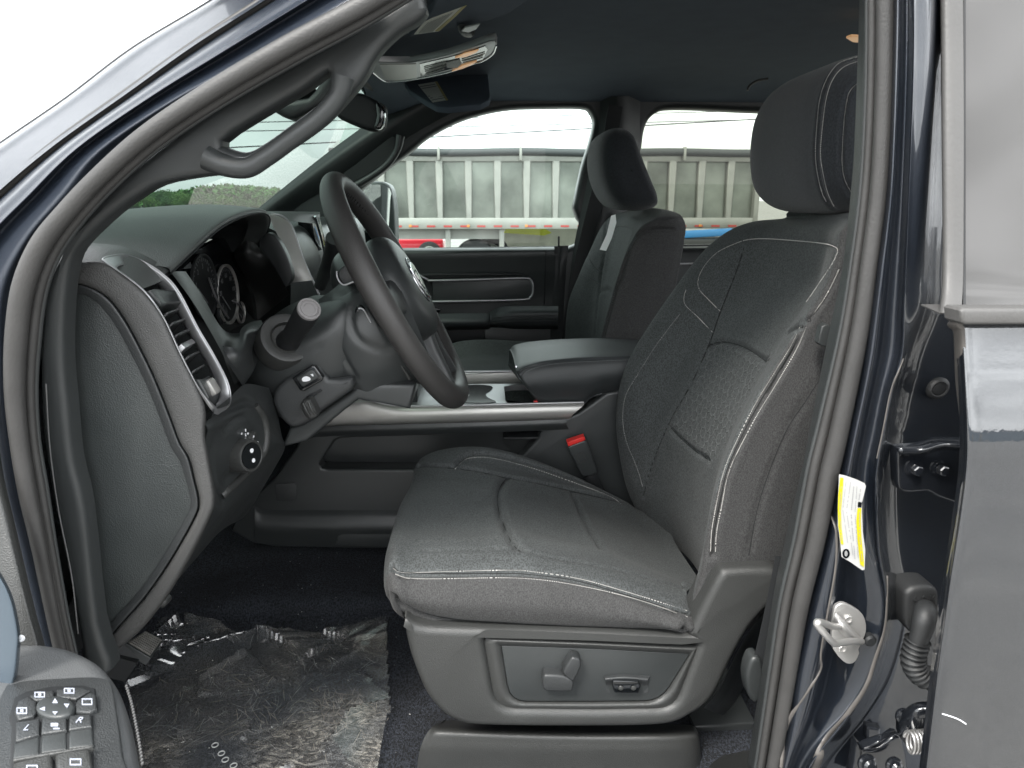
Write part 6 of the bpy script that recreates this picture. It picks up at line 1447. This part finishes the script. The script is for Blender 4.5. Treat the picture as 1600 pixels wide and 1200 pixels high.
tube('tarp_roll', [Vector((x, YT-.10, zt+.145+.012*math.sin(x*2.1))) for x in np.linspace(x0-6, x1, 14)], .075, M_('grey tarp roll', (.035, .04, .042), .6), tr_)
for i in range(-8, 13):
    u = 642+45.2*i
    if u > 1180: break
    xx = W(u, 300, YT).x
    if xx > x1-.1: break
    if xx < x0-5.9: continue
    bm = bmesh.new(); box_bm(bm, (xx, YT-.0, (zt+zb)/2-.02), (.16, .13, zt-zb+.05), None, .02, 1)
    for v in bm.verts:
        if v.co.z < (zt+zb)/2: v.co.x += (v.co.x-xx)*-.25
    join_bm('rib', bm, m_alu2, tr_)
    if i % 1 == 0:
        pass
for i in range(-3, 7):
    xx = W(686+127*i*.5, 240, YT).x
    if xx < x1 and i % 2 == 0: box('tarp_clamp', (xx, YT-.12, zt+.12), (.05, .12, .26), m_alu2, tr_)
m_tr = M_('red reflector', (.30, .035, .03), .4); m_to = M_('amber marker lamp', (.45, .17, .04), .4)
for i in range(-4, 24):
    xx = W(622+26*i, 350, YT).x
    if x0-5.9 < xx < x1-.1: box('reflector_strip', (xx, YT-.095, zb-.105), (.17, .01, .036), m_tr, tr_, bevel=0)
for i in range(-2, 8):
    xx = W(642+90*i, 352, YT).x
    if x0-5.9 < xx < x1: box('marker_lamp', (xx, YT-.105, zb-.10), (.06, .02, .05), m_to, tr_, bevel=.005)
for u in (700, 784):
    p = W(u, 370, YT+.1); box('landing_leg', (p.x, YT+.15, .68), (.10, .10, 1.2), m_alu2, tr_)
for u, yy, rad in ((742, YT+.35, .44), (767, YT+1.9, .44)):
    c = W(u, 385, yy); wh = lathe('wheel', (c.x, yy+.25, rad), (0, -1, 0), [(0, rad*.6), (0, rad*.93), (.04, rad), (.24, rad), (.28, rad*.93), (.285, rad*.62), (.2, rad*.56), (.2, .0001)], m_tread, tr_, res=40)
    lathe('rim', (c.x, yy+.0, rad), (0, -1, 0), [(0, rad*.58), (.03, rad*.56), (.02, rad*.48), (-.06, rad*.4), (-.06, rad*.2), (.02, rad*.18), (.03, .0001)], m_alu2, wh, res=32)
p = W(1181, 300, YT); box('rear_post', (p.x, YT+.9, (zt+zb)/2-.1), (.10, 2.0, zt-zb+.35), m_alu2, tr_)
# --- red pickup behind the trailer
m_redp = M_('red car paint', (.50, .02, .035), .3, coat=1)
rc = thing('parked_car', 'red pickup seen under the trailer beside a dark wheel', 'car', (-3, 19, 0))
cxr = W(655, 375, 19).x; zr = W(655, 377, 19).z
box('body', (cxr-.6, 19.6, .47), (2.5, 1.7, .50), m_redp, rc, bevel=.08, seg=3)
box('cabin', (cxr-.8, 19.6, .80), (1.2, 1.4, .3), m_redp, rc, bevel=.15, seg=3)
for dx in (-1.4, .28):
    wh = lathe('wheel', (cxr+dx, 18.95, .32), (0, -1, 0), [(0, .2), (0, .30), (.05, .32), (.2, .32), (.22, .29), (.22, .0001)], m_tread, rc, res=28)
    lathe('rim', (cxr+dx, 18.72, .32), (0, -1, 0), [(0, .2), (.02, .18), (.0, .1), (.01, .0001)], m_alu, wh, res=20)
# --- pale wall with yellow panel
yw = thing('storage_tank', 'pale tank with a bright yellow band behind the trailer landing gear', 'tank', (1, 17.5, 0))
pA = W(786, 358, 17.5); pB = W(864, 390, 17.5)
box('body', ((pA.x+pB.x)/2+.2, 18.4, .8), (pB.x-pA.x+.9, 1.2, 1.5), M_('cream painted steel', (.62, .62, .50), .5, vary=.12, vscale=4), yw, bevel=.05)
plate('yellow_band', [(p[0], p[1], 17.78) for p in [(792,356),(850,356),(862,364),(850,368),(787,364)]], .02, M_('yellow paint', (.70, .75, .06), .5), yw)
box('foot', ((pA.x+pB.x)/2, 18.4, .04), (1.4, 1.0, .1), m_tread, yw)
# --- blue machine seen through the rear window
bl_ = thing('loading_ramp', 'blue steel ramp lying on a dark base beyond the rear window', 'ramp', (5.2, 13.5, 0))
q0 = W(1076, 366, 13.5); q1 = W(1145, 362, 13.5)
box('beam', ((q0.x+q1.x)/2-.2, 13.7, q0.z), (q1.x-q0.x+.5, .25, .13), M_('blue paint', (.03, .16, .36), .4), bl_, rot=Matrix.Rotation(R(-3), 3, 'Y'), bevel=.02)
box('beam', (q1.x+.1, 13.8, q0.z+.02), (.5, .2, .10), M_('blue paint chipped', (.03, .20, .45), .5, vary=.5, vscale=12), bl_, rot=Matrix.Rotation(R(4), 3, 'Y'), bevel=.02)
box('base', ((q0.x+q1.x)/2+.4, 13.9, (q0.z-.05)/2), (q1.x-q0.x+1.8, .9, q0.z-.12), m_black, bl_, bevel=.06)
# --- trees far off, seen through the windshield
def leafmat(n_, c_): return M_(n_, c_, .8, vary=.35, vscale=.5)
lm = [leafmat('mid green leaves', (.09, .20, .05)), leafmat('yellow green leaves', (.13, .25, .06)), leafmat('dark green leaves', (.07, .16, .055))]
m_bark = M_('grey bark', (.10, .085, .07), .9)
def tree_mesh(h, wd, seed, n=2200):
    r_ = np.random.default_rng(seed); vs = []; fs = []
    blobs = [(r_.normal(0, wd*.22), r_.normal(0, wd*.22), h*(.42+.5*r_.random()), wd*(.16+.14*r_.random())) for _ in range(14)]
    for k in range(n):
        bx, by, bz, br = blobs[k % 14]; d = r_.normal(size=3); d /= np.linalg.norm(d); c = np.array([bx, by, bz])+d*br*(.6+.5*r_.random()); s = h*.022*(.7+.8*r_.random())
        a = r_.normal(size=3); a /= np.linalg.norm(a); b2 = np.cross(a, d); b2 /= np.linalg.norm(b2)+1e-9
        i = len(vs); vs += [c-a*s, c+b2*s*.8, c+a*s, c-b2*s*.8]; fs.append((i, i+1, i+2, i+3))
    return mesh('crown', vs, fs)
kinds = [tree_mesh(6.0, 5.5, s) for s in (1, 2, 3, 4)]
for i, me in enumerate(kinds): setmat(me, lm[i % 3])
def trunk_mesh(h):
    P = np.array([(0, 0, 0), (.08, 0, h*.2), (.02, .05, h*.45), (.1, 0, h*.75)]); return setmat(tube_mesh('trunk', P, [.22, .17, .12, .04], 8), m_bark)
tk = trunk_mesh(6.0)
sz = [(190,306,'at the left end of the row'),(206,302,''),(222,299,''),(238,297,''),(256,296,''),(272,298,''),(288,300,''),(304,301,''),(322,303,''),(338,301,''),(352,305,''),(366,309,''),(380,312,''),(395,315,''),(410,310,''),(424,304,''),(440,306,''),(170,310,''),(150,312,''),(120,308,'')]
for i, (u, v, _) in enumerate(sorted(sz)):
    yy = 90+((i*37) % 30); top = W(u, v-3, yy); s = top.z/7.0
    t_ = bpy.data.objects.new('tree', None); C.objects.link(t_); t_.location = (top.x, yy, 0); t_.scale = (s*1.25, s*1.25, s); t_.rotation_euler.z = i*1.7
    tag(t_, 'leafy green tree in the far row seen through the windshield', 'tree', 'far trees beyond the lot')
    for nm, me in (('crown', kinds[i % 4]), ('trunk', tk)):
        o = bpy.data.objects.new(nm, me); C.objects.link(o); o.parent = t_
# hedge-like far woodland mass
wm = []; wf = []; r_ = np.random.default_rng(5)
for k in range(26000):
    x = r_.uniform(-130, -20); y = r_.uniform(128, 150); hh = 2.5+.8*math.sin(x*.11)+.4*math.sin(x*.37)
    z = hh*r_.random()**.6+ .5*r_.random(); s = .28+.3*r_.random(); a = r_.normal(size=3); a /= np.linalg.norm(a); b2 = np.cross(a, r_.normal(size=3)); b2 /= np.linalg.norm(b2)
    c = np.array([x, y, z]); i = len(wm); wm += [c-a*s, c+b2*s, c+a*s, c-b2*s]; wf.append((i, i+1, i+2, i+3))
wo_ = link('woodland', mesh('woodland', wm, wf), leafmat('distant leaves', (.10, .25, .06)), None, 0); tag(wo_, 'far green woodland on the horizon behind the tree row', 'woodland', kind='stuff')
# --- unseen building added behind the viewer so the door paint has something to mirror
wh_ = thing('added_building', 'long low pale blue building added out of view for the rear door paint to mirror', 'building', (0, -48, 0))
box('wall', (0, -50, 2.1), (150, 4, 4.2), M_('pale blue cladding', (.17, .22, .26), .6, vary=.1, vscale=.3), wh_, bevel=0)
box('roof', (0, -50, 4.35), (151, 5, .3), m_white, wh_, bevel=0)
for i in range(8): box('loading_door', (-63+18*i, -47.95, 1.6), (4, .12, 3.2), m_alu2, wh_, bevel=.02)
# --- power lines with poles
m_wire = M_('black cable', (.03, .03, .035), .6)
def pole(x, y, h):
    p_ = thing('power_pole', 'wooden power pole standing beyond the trailer' if x > 0 else 'wooden power pole standing left of the trailer', 'power pole', (x, y, 0))
    link('shaft', tube_mesh('shaft', np.array([(x, y, 0), (x, y, h)]), [.16, .11], 12), m_bark, p_); box('crossarm', (x, y, h-.4), (.12, 2.4, .12), m_bark, p_); return p_
pole(W(-300,250,29).x, 29, W(-300,195,29).z); pole(W(1700,150,29).x, 29, W(1700,120,29).z)
def wire(a, b_, sag, r_=.02, lab=''):
    a = Vector(a); b_ = Vector(b_); P = [a.lerp(b_, t)-Vector((0, 0, sag*4*t*(1-t))) for t in np.linspace(0, 1, 24)]
    o = tube('power_line', P, r_, m_wire, None, k=0, res=6); tag(o, lab, 'power line')
wire(W(-300,262,28), W(1700,155,28), .1, .022, 'lowest black cable crossing the sky over the trailer')
wire(W(-300,216,29), W(1700,172,29), .1, .016, 'thin cable just above the lowest one over the trailer')
wire(W(-300,203,30), W(1700,158,30), .1, .016, 'highest thin cable across the sky in the side windows')
